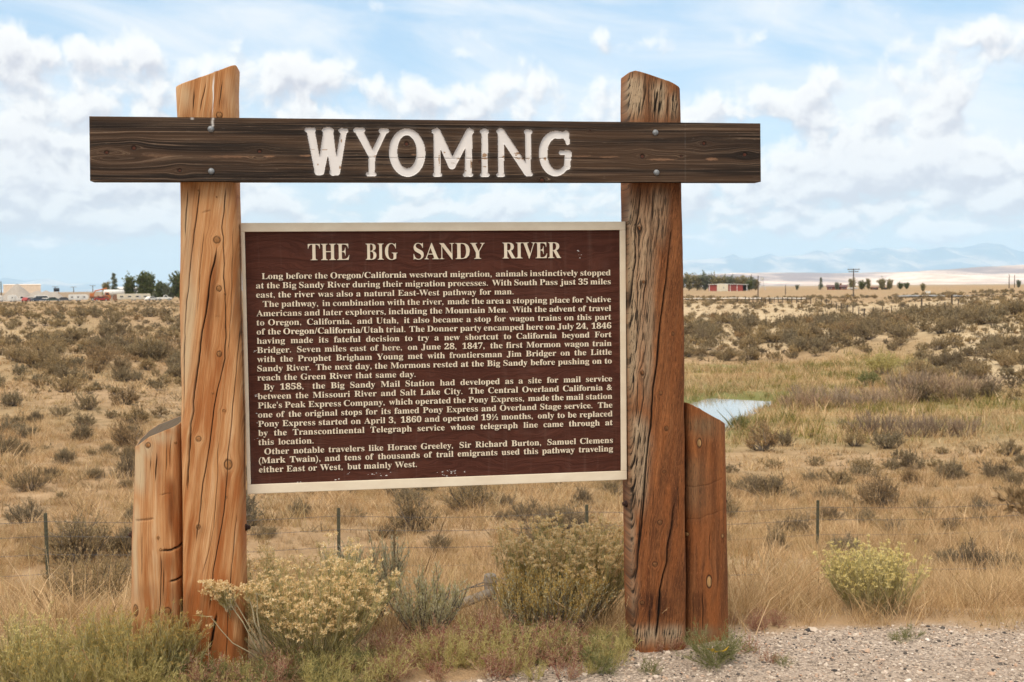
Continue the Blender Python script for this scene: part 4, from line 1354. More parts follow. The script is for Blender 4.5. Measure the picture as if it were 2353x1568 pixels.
m_treegrey = leafy('grey_green_tree_leaves', [(0, (.10, .115, .075)), (.5, (.17, .19, .125)), (1, (.27, .28, .20))], .25)
m_bark = material('bark', color=(.13, .10, .075), rough=.95)


def unit(v):
    return v / np.maximum(np.linalg.norm(v, axis=-1, keepdims=True), 1e-9)


def ribbons(P, W, rng):
    """P (n,k,3) centre lines, W (n,k) widths -> flat blades"""
    n, k, _ = P.shape
    d = unit(np.gradient(P, axis=1))
    s = unit(np.cross(d, unit(rng.normal(size=(n, 1, 3))) + 0 * d))
    L, R_ = P - s * W[..., None] / 2, P + s * W[..., None] / 2
    v = np.stack([L, R_], 2).reshape(-1, 3)
    b = (np.arange(n) * 2 * k)[:, None] + np.arange(k - 1)[None] * 2
    f = np.stack([b, b + 1, b + 3, b + 2], -1).reshape(-1, 4)
    return v, f


def tubes(P, W, seg=4):
    n, k, _ = P.shape
    d = unit(np.gradient(P, axis=1))
    a = unit(np.cross(d, np.array([.31, .77, .55])))
    b = np.cross(d, a)
    t = np.arange(seg) / seg * 2 * math.pi
    v = P[:, :, None] + (a[:, :, None] * np.cos(t)[:, None] + b[:, :, None] * np.sin(t)[:, None]) * (W[..., None, None] / 2)
    v = v.reshape(-1, 3)
    base = (np.arange(n) * k * seg)[:, None, None] + (np.arange(k - 1) * seg)[None, :, None] + np.arange(seg)[None, None]
    nx = base - np.arange(seg) + (np.arange(seg) + 1) % seg
    f = np.stack([base, nx, nx + seg, base + seg], -1).reshape(-1, 4)
    return v, f


def leaves(P, D, L, Wd, rng, bend=.25):
    """diamond leaves at P along D"""
    n = len(P)
    s = unit(np.cross(D, rng.normal(size=(n, 3))))
    u = np.cross(D, s)
    mid = P + D * L[:, None] * .45 + u * (L * bend * rng.uniform(-1, 1, n))[:, None] * .5
    v = np.stack([P, mid + s * Wd[:, None] / 2, P + D * L[:, None], mid - s * Wd[:, None] / 2], 1).reshape(-1, 3)
    f = np.arange(4 * n).reshape(n, 4)
    return v, f


def stems_paths(rng, n, L, spread, K=7, base_r=.05, up=.6, wob=.06, power=.6):
    az = rng.uniform(0, 2 * math.pi, n)
    tilt = spread * rng.uniform(0, 1, n) ** power
    ln = L * rng.uniform(.72, 1.05, n)
    P = np.zeros((n, K, 3))
    P[:, 0, :2] = np.stack([np.cos(az), np.sin(az)], -1) * (base_r * rng.uniform(0, 1, n) ** .5)[:, None]
    for k in range(1, K):
        s = k / (K - 1)
        tt = tilt * (1.25 - up * s)
        d = np.stack([np.cos(az) * np.sin(tt), np.sin(az) * np.sin(tt), np.cos(tt)], -1) + rng.normal(size=(n, 3)) * wob
        P[:, k] = P[:, k - 1] + unit(d) * (ln / (K - 1))[:, None]
    return P


def sample(P, m, lo, hi, rng):
    """m points on each path between lo and hi: position, direction"""
    n, K, _ = P.shape
    s = rng.uniform(lo, hi, (n, m)) * (K - 1)
    i = np.minimum(s.astype(int), K - 2)
    f = (s - i)[..., None]
    r = np.arange(n)[:, None]
    a, b = P[r, i], P[r, i + 1]
    return (a * (1 - f) + b * f).reshape(-1, 3), unit(b - a).reshape(-1, 3)


def twigs_from(P, m, lo, hi, L, rng, out=.5, up=.35, K=4):
    p, d = sample(P, m, lo, hi, rng)
    d2 = unit(d * .7 + unit(rng.normal(size=d.shape)) * out + np.array([0, 0, up]))
    n = len(p)
    ln = L * rng.uniform(.5, 1.1, n)
    Q = np.zeros((n, K, 3))
    Q[:, 0] = p
    for k in range(1, K):
        d2 = unit(d2 + rng.normal(size=d2.shape) * .10 + np.array([0, 0, .05]))
        Q[:, k] = Q[:, k - 1] + d2 * (ln / (K - 1))[:, None]
    return Q


def taper(n, K, w0, w1, rng):
    return np.linspace(w0, w1, K)[None] * rng.uniform(.7, 1.3, (n, 1))


def cat(parts):
    vs, fs, n = [], [], 0
    for v, f in parts:
        vs.append(v)
        fs.append(f + n)
        n += len(v)
    return np.concatenate(vs), np.concatenate(fs)


def blades(rng, n, L, w, spread, droop=.5, base_r=.08, K=4):
    az = rng.uniform(0, 2 * math.pi, n)
    tilt = spread * rng.uniform(0, 1, n) ** .7
    ln = L * rng.uniform(.45, 1.1, n)
    P = np.zeros((n, K, 3))
    br = base_r * rng.uniform(0, 1, n) ** .5
    a2 = rng.uniform(0, 2 * math.pi, n)
    P[:, 0, 0], P[:, 0, 1] = np.cos(a2) * br, np.sin(a2) * br
    for k in range(1, K):
        tt = tilt + droop * (k / (K - 1)) ** 1.5 * rng.uniform(.2, 1.2, n)
        P[:, k] = P[:, k - 1] + np.stack([np.cos(az) * np.sin(tt), np.sin(az) * np.sin(tt), np.cos(tt)], -1) * (ln / (K - 1))[:, None]
    Wd = np.linspace(1, .15, K)[None] * w * rng.uniform(.6, 1.3, (n, 1))
    return ribbons(P, Wd, rng)


def place(v, loc, rz=0, sc=1.0):
    c, s = math.cos(rz), math.sin(rz)
    return np.stack([(v[:, 0] * c - v[:, 1] * s) * sc + loc[0], (v[:, 0] * s + v[:, 1] * c) * sc + loc[1], v[:, 2] * sc + loc[2]], -1)


# ---- sagebrush of the valley
def sage_proto(seed, n_stem, tw, lv, ll, lw, squash=1.0, R0=.62, twl=.24):
    rng = np.random.default_rng(seed)
    P = stems_paths(rng, n_stem, R0, 1.22, K=5, base_r=.06, up=.45, wob=.16, power=.62)
    P[:, :, 2] *= squash
    # uneven crown: lobes
    a = np.arctan2(P[:, -1, 1], P[:, -1, 0])
    P *= (1 + .22 * np.sin(a * 2 + seed) + .14 * np.sin(a * 5 + seed * 2))[:, None, None]
    Q = twigs_from(P, tw, .5, 1.0, twl, rng, .75, .45)
    p, d = sample(Q, lv, .1, 1.0, rng)
    dd = unit(d * .8 + unit(rng.normal(size=d.shape)) * .8 + np.array([0, 0, .25]))
    lf = leaves(p, dd, ll * rng.uniform(.6, 1.3, len(p)), lw * rng.uniform(.6, 1.3, len(p)), rng)
    st = ribbons(P, taper(len(P), 5, .035, .008, rng), rng)
    sq = ribbons(Q[:, :], taper(len(Q), 4, .010, .004, rng), rng)
    v, f = cat([st, sq, lf])
    mi = np.concatenate([np.ones(len(st[1]) + len(sq[1])), np.zeros(len(lf[1]))])
    v[:, 2] = np.maximum(v[:, 2], -.05)
    return v, f, mi


SAGE_HI = [sage_proto(100 + i, 50, 5, 15, .060, .018, squash=.95 + .06 * (i % 4), R0=.58) for i in range(8)]
SAGE_FINE = [sage_proto(200 + i, 60, 7, 20, .036, .0105, squash=.95 + .06 * i, R0=.58, twl=.22) for i in range(4)]
SAGE_LO = [sage_proto(300 + i, 20, 3, 7, .14, .062, squash=1.0, R0=.58) for i in range(8)]
sage_me = []
for i, (v, f, mi) in enumerate(SAGE_HI + SAGE_FINE):
    o_ = _mesh_np('sagebrush', v, f, [m_sage, m_twig], fmat=mi, link=False)
    sage_me.append(o_.data)
    bpy.data.objects.remove(o_)

SAGE_W = [2 * float(np.quantile(np.hypot(v[:, 0], v[:, 1]), .95)) for v, _, _ in SAGE_HI]
Z8 = lambda x, y: (1378.7 + .4507 * x, 861.7 + .4507 * y)
Z5 = lambda x, y: (.3114 * x, 660.6 + .3114 * y)
MARKED = [(*Z8(x, y), w * .4507) for x, y, w in
          [(680, 590, 105), (1090, 555, 115), (1215, 560, 130), (1590, 560, 115), (1795, 540, 140), (940, 362, 105), (830, 388, 170), (1470, 375, 150), (1300, 365, 110), (1745, 405, 75), (1925, 398, 80), (2085, 412, 130),
           (990, 645, 120), (1380, 605, 90), (1480, 640, 85), (1655, 705, 120), (1930, 675, 110), (1170, 745, 120), (1360, 775, 160), (1505, 815, 110), (1255, 925, 180), (1610, 872, 90), (1800, 795, 110), (1930, 765, 90),
           (2110, 865, 130), (1770, 990, 190), (1900, 1005, 220), (2050, 1000, 170), (1690, 965, 90), (660, 855, 75), (2140, 625, 60), (1340, 505, 120), (1490, 480, 110), (770, 560, 90), (880, 480, 80), (2150, 1010, 130), (1075, 320, 50)]]
MARKED += [(*Z5(x, y), w * .3114) for x, y, w in
           [(480, 1305, 190), (965, 1180, 230), (200, 1115, 130), (385, 1405, 130), (700, 1410, 150), (230, 1500, 230), (455, 1550, 90), (935, 1475, 140), (165, 1245, 150), (35, 1215, 190), (600, 1130, 170), (330, 1195, 80),
            (800, 1235, 150), (350, 725, 120), (855, 795, 110), (260, 995, 130), (1010, 1005, 190), (810, 965, 110), (935, 975, 110), (100, 1020, 140), (450, 955, 130), (640, 905, 150), (250, 300, 60), (580, 225, 95),
            (215, 235, 95), (62, 225, 85), (115, 295, 100), (435, 245, 95), (1300, 595, 150), (1180, 960, 120), (1090, 1240, 90), (670, 1240, 80)]]
MARKED += [(270, 1338, 78), (305, 1200, 55), (1340, 1165, 66), (1406, 1232, 52), (935, 1168, 90), (690, 1185, 60), (1090, 1150, 60), (610, 1235, 60), (1010, 1270, 70), (60, 1205, 70), (400, 1270, 60), (75, 1290, 50)]


def scatter_sage():
    rng = np.random.default_rng(7)
    L = []
    for px, py, w in MARKED:
        g = ground(px, py)
        d = g[1]
        L.append((g[0], g[1], w / FPX * d / np.mean(SAGE_W) * 1.12))
    # random fill, by area
    n = 60000
    d = np.sqrt(rng.uniform(17 ** 2, 330 ** 2, n))
    px = rng.uniform(-260, 2620, n)
    x, y = (px - CX) / FPX * d, d
    clump = fbm(x / 11, y / 11, 3, 88) * 1.3 + .5
    nz = fbm(x / 40, y / 40, 3, 12)
    dens = np.zeros(n)
    left = 1 - sst(px, 900, 1400)
    dens += left * np.where(d < 45, .28, np.where(d < 105, .27, .17)) * clump
    dens += left * .22 * np.exp(-((px - 330 + d) / 260) ** 2) * sst(d, 52, 62) * sst(d, 100, 84)
    r = 1 - left
    dens += r * np.where(d < 47, .21 * clump + .20 * np.clip(fbm(x / 6, y / 6, 2, 5), 0, 1), 0)
    dens += r * sst(d, 109, 114) * sst(d, 158, 146) * .55 * np.clip(.55 + clump * .6, 0, 1.1)
    dens += r * sst(d, 150, 160) * .07 * clump * 2
    bank = sst(px, 2040, 2160) * sst(d, 69, 75) * sst(d, 128, 112)
    dens = np.where(bank > .2, bank * .45 * np.clip(.3 + clump * 1.1, 0, 1.3), dens)
    area = (330 ** 2 - 17 ** 2) / 2 * (2880 / FPX)
    keep = rng.uniform(0, 1, n) < np.clip(dens * np.where(d < 47, 1.1, 1), 0, 1.4) * area / n
    q = seg_dist(x, y, RIVER[0])
    keep &= ~((q < 6) & (d > 40))
    x, y, d = x[keep], y[keep], d[keep]
    big = np.where(d > 60, 1.25, .85) * np.clip(rng.lognormal(-.34, .5, len(x)), .2, 1.5)
    big *= np.where((d > 105) & (d < 150) & (px[keep] > 1300), 1.25, 1) * np.where(d > 160, .75, 1.0) * np.where((d > 140) & (px[keep] < 900), .6, 1)
    mk = np.array(L)
    far = np.array([np.min(np.hypot(mk[:, 0] - a, mk[:, 1] - b)) > .7 for a, b in zip(x, y)])
    L += list(zip(x[far], y[far], big[far]))
    A_ = np.array(L)
    z = H(A_[:, 0], A_[:, 1])
    size = A_[:, 2] / A_[:, 1]
    px = CX + FPX * A_[:, 0] / A_[:, 1]
    inv = (px > -20) & (px < 2375) & ~((px > 700) & (px < 1420) & (A_[:, 1] > 29))
    order = np.argsort(-np.where(inv, size, size * .01))
    ind, rest = order[:296], order[296:]
    zones = [('olive grey sagebrush on the dry slope left of the sign', 'sagebrush on the slope left of the sign', lambda p, d: p < 560),
             ('sagebrush beyond the wire fence seen under the panel', 'sagebrush seen under the panel', lambda p, d: p < 1450),
             ('grey sagebrush on the near slope between wire fence and river', 'sagebrush between wire fence and river', lambda p, d: d < 60),
             ('sagebrush on the far bank beyond the river meadow', 'sagebrush beyond the river meadow', lambda p, d: True)]
    for i in ind:
        o = bpy.data.objects.new('sagebrush', sage_me[8 + i % 4] if A_[i, 1] < 34 else sage_me[i % 8])
        COL.objects.link(o)
        k = A_[i, 2] * rng.uniform(.92, 1.08)
        o.location = (A_[i, 0], A_[i, 1], z[i] - .03)
        o.rotation_euler = (0, 0, rng.uniform(0, 6.28))
        o.scale = (k, k, k * rng.uniform(.85, 1.15))
        lb, gp, _ = next(q for q in zones if q[2](px[i], A_[i, 1]))
        tag(o, lb, 'shrub', gp)
    vs, fs, tn, mi, n = [], [], [], [], 0
    for i in rest:
        v, f, m_ = SAGE_LO[i % 8]
        k = A_[i, 2]
        vs.append(place(v * [1, 1, rng.uniform(.8, 1.2)], (A_[i, 0], A_[i, 1], z[i] - .03), rng.uniform(0, 6.28), k))
        fs.append(f + n)
        mi.append(m_)
        tn.append(np.full(len(v), rng.uniform()))
        n += len(v)
    tag(_mesh_np('sagebrush_scrub', np.concatenate(vs), np.concatenate(fs), [m_sage, m_twig], fmat=np.concatenate(mi), attrs=dict(tone=np.concatenate(tn))), kind='stuff',
        label='smaller and farther sagebrush scrub covering the valley slopes')


scatter_sage()


# ---- dry grass of the slopes, meadow grass by the river
def scatter_grass():
    rng = np.random.default_rng(11)

    def tufts(n, d0, d1, pxr, per, L, w, K, keepf, spread=.5, droop=.5, base=.12, seed=0):
        d = np.sqrt(rng.uniform(d0 ** 2, d1 ** 2, n))
        px = rng.uniform(*pxr, n)
        x, y = (px - CX) / FPX * d, d
        k = keepf(x, y, px, d) > rng.uniform(0, 1, n)
        x, y = x[k], y[k]
        z = H(x, y) - .02
        prot = [blades(np.random.default_rng(900 + seed + q), per, L, w, spread, droop, base, K) for q in range(10)]
        vs, fs, tn, c = [], [], [], 0
        for i in range(len(x)):
            v, f = prot[i % 10]
            vs.append(place(v, (x[i], y[i], z[i]), rng.uniform(0, 6.28), rng.lognormal(-.1, .33)))
            fs.append(f + c)
            tn.append(np.full(len(v), rng.uniform()))
            c += len(v)
        return np.concatenate(vs), np.concatenate(fs), np.concatenate(tn)

    def dry(x, y, px, d):
        c = .50 + .12 * (d < 48) + fbm(x / 3.2, y / 3.2, 3, 23) * .9 + fbm(x / .9, y / .9, 2, 29) * .9
        c = c * np.where(d < 7, 1 - gravel_mask(x, y), 1)
        mead = sst(px, 1420, 1560) * sst(d, 50, 58) * sst(d, 110, 102)
        sandy = sst(d, 120, 135) * sst(px, 1300, 1500)
        return np.clip(c * (1 - mead) * (1 - .6 * sandy), 0, 1)
    A_ = [tufts(3400, 5.55, 9.5, (-350, 2700), 46, .20, .0032, 4, dry, .65, .6, .10, 0),
          tufts(6500, 9.5, 20, (-300, 2650), 46, .27, .0052, 4, dry, .6, .5, .12, 20),
          tufts(13000, 20, 42, (-250, 2600), 30, .28, .009, 3, dry, .65, .4, .15, 40),
          tufts(17000, 42, 100, (-200, 2550), 13, .30, .022, 3, dry, .7, .4, .24, 60),
          tufts(12000, 100, 260, (-150, 2500), 7, .36, .05, 3, dry, .7, .3, .4, 80)]
    v, f = cat([(a, b) for a, b, _ in A_])
    tag(_mesh_np('dry_grass', v, f, m_straw, attrs=dict(tone=np.concatenate([c for *_, c in A_]))), kind='stuff', label='straw coloured bunchgrass on the slopes')

    def low(x, y, px, d):
        return dry(x, y, px, d) * .3 + .35 * (1 - sst(px, 1420, 1560) * sst(d, 47, 55) * sst(d, 112, 104))
    A_ = [tufts(5200, 13, 45, (-250, 2600), 22, .17, .014, 3, low, .9, .3, .13, 140), tufts(9000, 45, 110, (-200, 2550), 10, .24, .04, 3, low, .9, .3, .22, 160),
          tufts(9000, 110, 300, (-150, 2500), 8, .30, .085, 3, low, .9, .3, .35, 180)]
    v, f = cat([(a, b) for a, b, _ in A_])
    tag(_mesh_np('low_scrub', v, f, m_sage, attrs=dict(tone=np.concatenate([c for *_, c in A_]))), kind='stuff', label='low grey brown scrub between the grass')

    def mead(x, y, px, d):
        m = sst(px, 1400, 1520) * sst(d, 50, 57) * sst(d, 112 - 32 * sst(px, 2050, 2300), 103 - 30 * sst(px, 2050, 2300))
        q = np.minimum(seg_dist(x, y, RIVER[0]) - RIVER_W[0] * .88, seg_dist(x, y, RIVER[1]) - RIVER_W[1] * .95)
        return m * (q > 0)

    def green(x, y, px, d):
        q = np.minimum(seg_dist(x, y, RIVER[0]), seg_dist(x, y, RIVER[1]) + 2)
        return mead(x, y, px, d) * np.clip(.04 + fbm(x / 7, y / 3, 3, 66) * .8 + np.exp(-q / 4), 0, 1)
    G = [tufts(16000, 50, 114, (1340, 2560), 10, .55, .032, 3, green, .45, .4, .3, 100)]
    tag(_mesh_np('meadow_grass', G[0][0], G[0][1], m_green, attrs=dict(tone=G[0][2])), kind='stuff', label='green meadow grass along the river')

    def tan(x, y, px, d):
        return mead(x, y, px, d) * np.clip(.65 - fbm(x / 7, y / 3, 3, 66) * .9, 0, 1)
    G = [tufts(11000, 50, 114, (1340, 2560), 9, .50, .032, 3, tan, .5, .4, .3, 120)]
    tag(_mesh_np('meadow_straw', G[0][0], G[0][1], m_straw, attrs=dict(tone=G[0][2])), kind='stuff', label='straw yellow meadow grass in the valley floor')


scatter_grass()


# ---- bare willow thickets on the valley floor, each clump one shrub
def willows():
    protos = []
    for s in range(3):
        rng = np.random.default_rng(500 + s)
        P = stems_paths(rng, 60, 1.5, .55, K=5, base_r=.7, up=.3, wob=.08)
        Q = twigs_from(P, 7, .35, 1, .55, rng, .4, .4)
        v, f = cat([ribbons(P, taper(len(P), 5, .035, .014, rng), rng), ribbons(Q, taper(len(Q), 4, .016, .008, rng), rng)])
        o = _mesh_np('willow_clump', v, f, m_willow, link=False)
        protos.append(o.data)
        bpy.data.objects.remove(o)
    rng = np.random.default_rng(3)
    spots = [(px, py, 1.0) for px, py in ((1830, 938), (1870, 940), (1905, 935), (1945, 936), (1985, 934), (2030, 932), (2070, 928), (1850, 925), (1920, 922), (2005, 920))]
    spots += [(2090, 915, 1.5), (2125, 920, 1.6), (2160, 912, 1.6), (2200, 918, 1.4), (2240, 908, 1.3)]
    spots += [(1975, 995, 1.0), (2020, 1000, 1.0), (2070, 1002, .9), (2115, 1004, 1.0), (2165, 1000, 1.0), (2215, 1002, .9)]
    for i, (px, py, k) in enumerate(spots):
        g = ground(px, py)
        o = bpy.data.objects.new('willow_clump', protos[i % 3])
        COL.objects.link(o)
        o.location = (g[0], g[1], g[2] - .05)
        o.rotation_euler = (0, 0, rng.uniform(0, 6.28))
        o.scale = (k, k, k * rng.uniform(.5, .8))
        lb = ('bare purplish willow clump in the row nearest the river on the meadow', 'willows in the row nearest the river') if i < 10 else \
             (('tall dark willow clump at the foot of the bushy far bank', 'willows at the foot of the bank') if i < 15 else ('low reddish willow clump along the near edge of the meadow', 'willows along the near meadow edge'))
        tag(o, lb[0], 'shrub', lb[1])
    # two greener shrubs
    rngl = np.random.default_rng(77)
    P = stems_paths(rngl, 40, 1.2, 1.0, K=5, base_r=.2, up=.5, wob=.15)
    Q = twigs_from(P, 6, .4, 1, .4, rngl, .7, .4)
    p, d = sample(Q, 9, .1, 1, rngl)
    lf = leaves(p, unit(d + unit(rngl.normal(size=d.shape))), .13 * rngl.uniform(.6, 1.3, len(p)), .05 * rngl.uniform(.6, 1.3, len(p)), rngl)
    st = ribbons(P, taper(len(P), 5, .04, .01, rngl), rngl)
    for px, py, k, lb in ((2030, 862, 1.45, 'bright yellow green shrub at the foot of the far bank'), (1995, 888, .9, 'small dark green shrub beside the yellow green one by the bank'), (1700, 985, .55, 'leafy green bush on the near river bank')):
        g = ground(px, py)
        r = empty('leafy_shrub', g, rngl.uniform(0, 6), lb, 'shrub')
        r.scale = (k, k, k)
        _mesh_np('stems', st[0], st[1], m_twig, r)
        _mesh_np('foliage', lf[0], lf[1], m_olive if k > 1 else m_weed, r)


willows()

# ------------------------------------------------------------------ plants beside the sign
def big_shrub(name, loc, seed, n, L, spread, tw, twl, lv, ll, lw, m_leaf, label, heads=None, m_head=None, base_r=.06, up=.6, spikes=None, out=.45, low=.35, sq=(1, 1, 1), extra=None, stem_w=.006, m_stem=None, rise=.45):
    """stems, twigs with narrow leaves, flower heads at the tips"""
    rng = np.random.default_rng(seed)
    root = empty(name, loc, 0, label, 'shrub')
    P = stems_paths(rng, n, L, spread, K=7, base_r=base_r, up=up, wob=.07) * np.array(sq)
    Q = twigs_from(P, tw, low, 1.0, twl, rng, out, rise)
    if extra is not None:
        Q = np.concatenate([Q, extra(rng, P)])
    t1, t2 = tubes(P, taper(len(P), 7, stem_w, stem_w * .35, rng), 4), ribbons(Q, taper(len(Q), 4, .0026, .0014, rng), rng)
    v, f = cat([t1, t2])
    _mesh_np('stems', v, f, m_stem or (m_rstem if name == 'rabbitbrush' else m_twig), root)
    p, d = sample(Q, lv, 0, 1.0, rng)
    p2, d2 = sample(P, max(3, lv // 2), .35, 1, rng)
    p, d = np.concatenate([p, p2]), np.concatenate([d, d2])
    dd = unit(d * .95 + unit(rng.normal(size=d.shape)) * .62 + np.array([0, 0, .2]))
    v, f = leaves(p, dd, ll * rng.uniform(.5, 1.3, len(p)), lw * rng.uniform(.7, 1.3, len(p)), rng)
    _mesh_np('foliage', v, f, m_leaf, root)
    if heads:
        hr, per, zmin, fl = heads
        tip, td = Q[:, -1], unit(Q[:, -1] - Q[:, -2])
        ok = tip[:, 2] > zmin * np.quantile(tip[:, 2], .97) * (1 - .25 * rng.uniform(size=len(tip)))
        tip, td = tip[ok], td[ok]
        m = len(tip)
        sub = (tip[:, None] + unit(rng.normal(size=(m, 5, 3)) + np.array([0, 0, .5])) * hr * rng.uniform(.2, 1, (m, 5, 1)) * np.array([1, 1, .6])).reshape(-1, 3)
        dirs = unit(rng.normal(size=(len(sub), per, 3)) * .8 + np.array([0, 0, .75]))
        p = np.repeat(sub[:, None], per, 1).reshape(-1, 3)
        dr = dirs.reshape(-1, 3)
        v, f = leaves(p, dr, fl * rng.uniform(.6, 1.2, len(p)), fl * .36 * rng.uniform(.6, 1.3, len(p)), rng)
        _mesh_np('flower_heads', v, f, m_head, root)
    if spikes:
        m_sp, zlo, cnt = spikes
        p, d = sample(Q, cnt, .35, 1.25, rng)
        k = (p[:, 2] > zlo * L) & (rng.uniform(size=len(p)) < .9)
        p, d = p[k], d[k]
        dr = unit(d + unit(rng.normal(size=d.shape)) * .8)
        v, f = leaves(p, dr, .010 * rng.uniform(.6, 1.3, len(p)), .0045 * rng.uniform(.7, 1.3, len(p)), rng)
        _mesh_np('seed_spikes', v, f, m_sp, root)
    return root


def gz(px, dist):
    g = at_depth(px, dist)
    g[2] -= .02
    return g


# cream rabbitbrush against the left post, with one branch leaning over the post
g_ = gz(705, 5.25)
big_shrub('rabbitbrush', g_, 41, 130, .50, 1.05, 10, .13, 16, .030, .0021, m_rbleaf, 'cream flowered rabbitbrush at the foot of the left post',
          heads=(.019, 9, .46, .0115), m_head=m_cream, base_r=.10, up=.62, out=.42, sq=(1.05, .8, 1.0))


def leaning_branch():
    rng = np.random.default_rng(9)
    d = 4.98
    gA = at_depth(600, 5.1)
    root = empty('rabbitbrush', (gA[0], gA[1], gA[2]), 0, 'lone pale rabbitbrush branch leaning across the foot of the left post', 'shrub')
    O = np.array(gA)

    def pt(px, py, dist):
        return np.array([(RT * (px - CX) / FPX + FWD)[0] / FWD[1] * dist, dist, row_at(px, py, dist)]) - O
    main = [[(602, 1532, 5.1), (575, 1490, 5.02), (545, 1430, d), (520, 1395, d), (505, 1365, d)], [(602, 1532, 5.1), (590, 1470, 5.03), (572, 1430, 5.0), (568, 1400, 5.0), (560, 1375, 5.0)],
            [(596, 1530, 5.1), (560, 1500, 5.03), (520, 1478, 5.0), (495, 1450, 4.99), (470, 1418, 4.99)], [(602, 1532, 5.1), (583, 1480, 5.0), (560, 1440, 4.97), (540, 1405, 4.96), (520, 1370, 4.95)],
            [(590, 1470, 5.03), (582, 1440, 5.0), (578, 1410, 5.0), (580, 1380, 5.0), (575, 1352, 5.0)]]
    P = np.array([[pt(*q) for q in m_] for m_ in main])
    K = 9
    Pi = np.stack([np.stack([np.interp(np.linspace(0, 4, K), range(5), P[i, :, k]) for k in range(3)], -1) for i in range(len(P))])
    # sprays at the head of the branch
    tips = []
    for (ax, ay), (bx, by), n in (((520, 1395), (490, 1345), 46), ((560, 1385), (565, 1350), 8), ((470, 1418), (466, 1408), 2), ((512, 1400), (505, 1350), 22), ((575, 1360), (585, 1345), 6)):
        for _ in range(n):
            a = pt(ax + rng.normal() * 5, ay + rng.normal() * 5, d + rng.normal() * .015)
            b = pt(bx + rng.normal() * 19, by + abs(rng.normal()) * 16 - 8, d + rng.normal() * .045)
            s = np.linspace(0, 1, 4)[:, None]
            tips.append(a * (1 - s) + b * s + np.sin(s * math.pi) * rng.normal(size=3) * .006)
    Q = np.array(tips)
    v, f = cat([tubes(Pi, taper(len(Pi), K, .0085, .0035, rng), 6), ribbons(Q, taper(len(Q), 4, .0028, .0016, rng), rng)])
    _mesh_np('stems', v, f, leafy('pale_stem', [(0, (.30, .24, .14)), (1, (.46, .39, .25))], 0), root)
    p, dr = sample(Q, 13, 0, .9, rng)
    dd = unit(dr + unit(rng.normal(size=dr.shape)) * .55)
    v, f = leaves(p, dd, .034 * rng.uniform(.5, 1.2, len(p)), .0022 * rng.uniform(.7, 1.3, len(p)), rng)
    _mesh_np('foliage', v, f, m_rbleaf, root)
    tip = Q[:, -1]
    m = len(tip)
    sub = (tip[:, None] + rng.normal(size=(m, 5, 3)) * np.array([.010, .010, .006])).reshape(-1, 3)
    dirs = unit(rng.normal(size=(len(sub), 10, 3)) * .8 + np.array([0, 0, .75])).reshape(-1, 3)
    p = np.repeat(sub, 10, 0)
    v, f = leaves(p, dirs, .011 * rng.uniform(.6, 1.2, len(p)), .0042 * rng.uniform(.6, 1.3, len(p)), rng)
    _mesh_np('flower_heads', v, f, m_cream, root)


leaning_branch()
# big mixed bush beside the right post
big_shrub('rabbitbrush', gz(1308, 6.05), 42, 210, .50, .66, 8, .15, 10, .034, .0023, m_rbleaf, 'tall cream topped rabbitbrush at the back beside the right post',
          heads=(.017, 10, .66, .0125), m_head=m_cream, base_r=.16, up=.3, out=.26, low=.4, sq=(1.0, .8, 1), rise=.9)
big_shrub('sagebrush', gz(1262, 5.75), 43, 130, .27, .80, 8, .14, 11, .024, .0042, m_silver, 'silvery sagebrush with ochre seed spikes in front of the tall rabbitbrush',
          base_r=.15, up=.35, out=.22, low=.2, spikes=(m_ochre, .30, 34), sq=(.95, .8, 1), rise=.95, stem_w=.008)
big_shrub('sagebrush', gz(968, 5.62), 44, 40, .31, .85, 8, .11, 16, .024, .0042, m_silver, 'small open sagebrush with a dark trunk under the middle of the panel', base_r=.03, up=.5, out=.4, low=.3,
          spikes=(m_olive, .5, 9), stem_w=.009, sq=(1, .8, 1.05))
big_shrub('sagebrush', gz(832, 6.0), 45, 60, .42, .60, 7, .16, 16, .026, .0042, m_silver, 'pale grey sagebrush just behind the cream rabbitbrush', base_r=.06, up=.5, out=.38, low=.3, sq=(1, .8, 1))
big_shrub('rabbitbrush', gz(2015, 6.0), 46, 110, .34, .92, 7, .13, 12, .028, .0024, m_rbleaf, 'round yellow flowered rabbitbrush at the edge of the gravel',
          heads=(.012, 5, .55, .0095), m_head=m_yellow, base_r=.10, up=.7, sq=(.92, .8, .92))
big_shrub('rabbitbrush', gz(312, 5.0), 47, 150, .29, .9, 8, .10, 15, .028, .0021, m_rbleaf, 'low green rabbitbrush in front of the short left log', heads=(.009, 3, .75, .007), m_head=m_ochre, base_r=.16, up=.7, sq=(.95, .7, .95))
big_shrub('rabbitbrush', gz(150, 4.85), 48, 130, .22, 1.2, 8, .09, 14, .028, .0022, m_olive, 'low olive rabbitbrush in the lower left corner', heads=(.009, 3, .75, .007), m_head=m_ochre, base_r=.2, up=.7, sq=(1.4, .7, .95))
big_shrub('rabbitbrush', gz(-15, 5.0), 49, 90, .26, 1.1, 8, .09, 14, .028, .0022, m_olive, 'yellow green rabbitbrush cut by the left edge of the photo', heads=(.009, 3, .7, .007), m_head=m_yellow, base_r=.14, up=.7)
big_shrub('sagebrush', gz(185, 9.0), 50, 46, .50, .75, 8, .2, 15, .03, .006, m_sage, 'dark grey sagebrush behind the grass left of the short log', base_r=.08, up=.4, out=.45, low=.3, stem_w=.01)


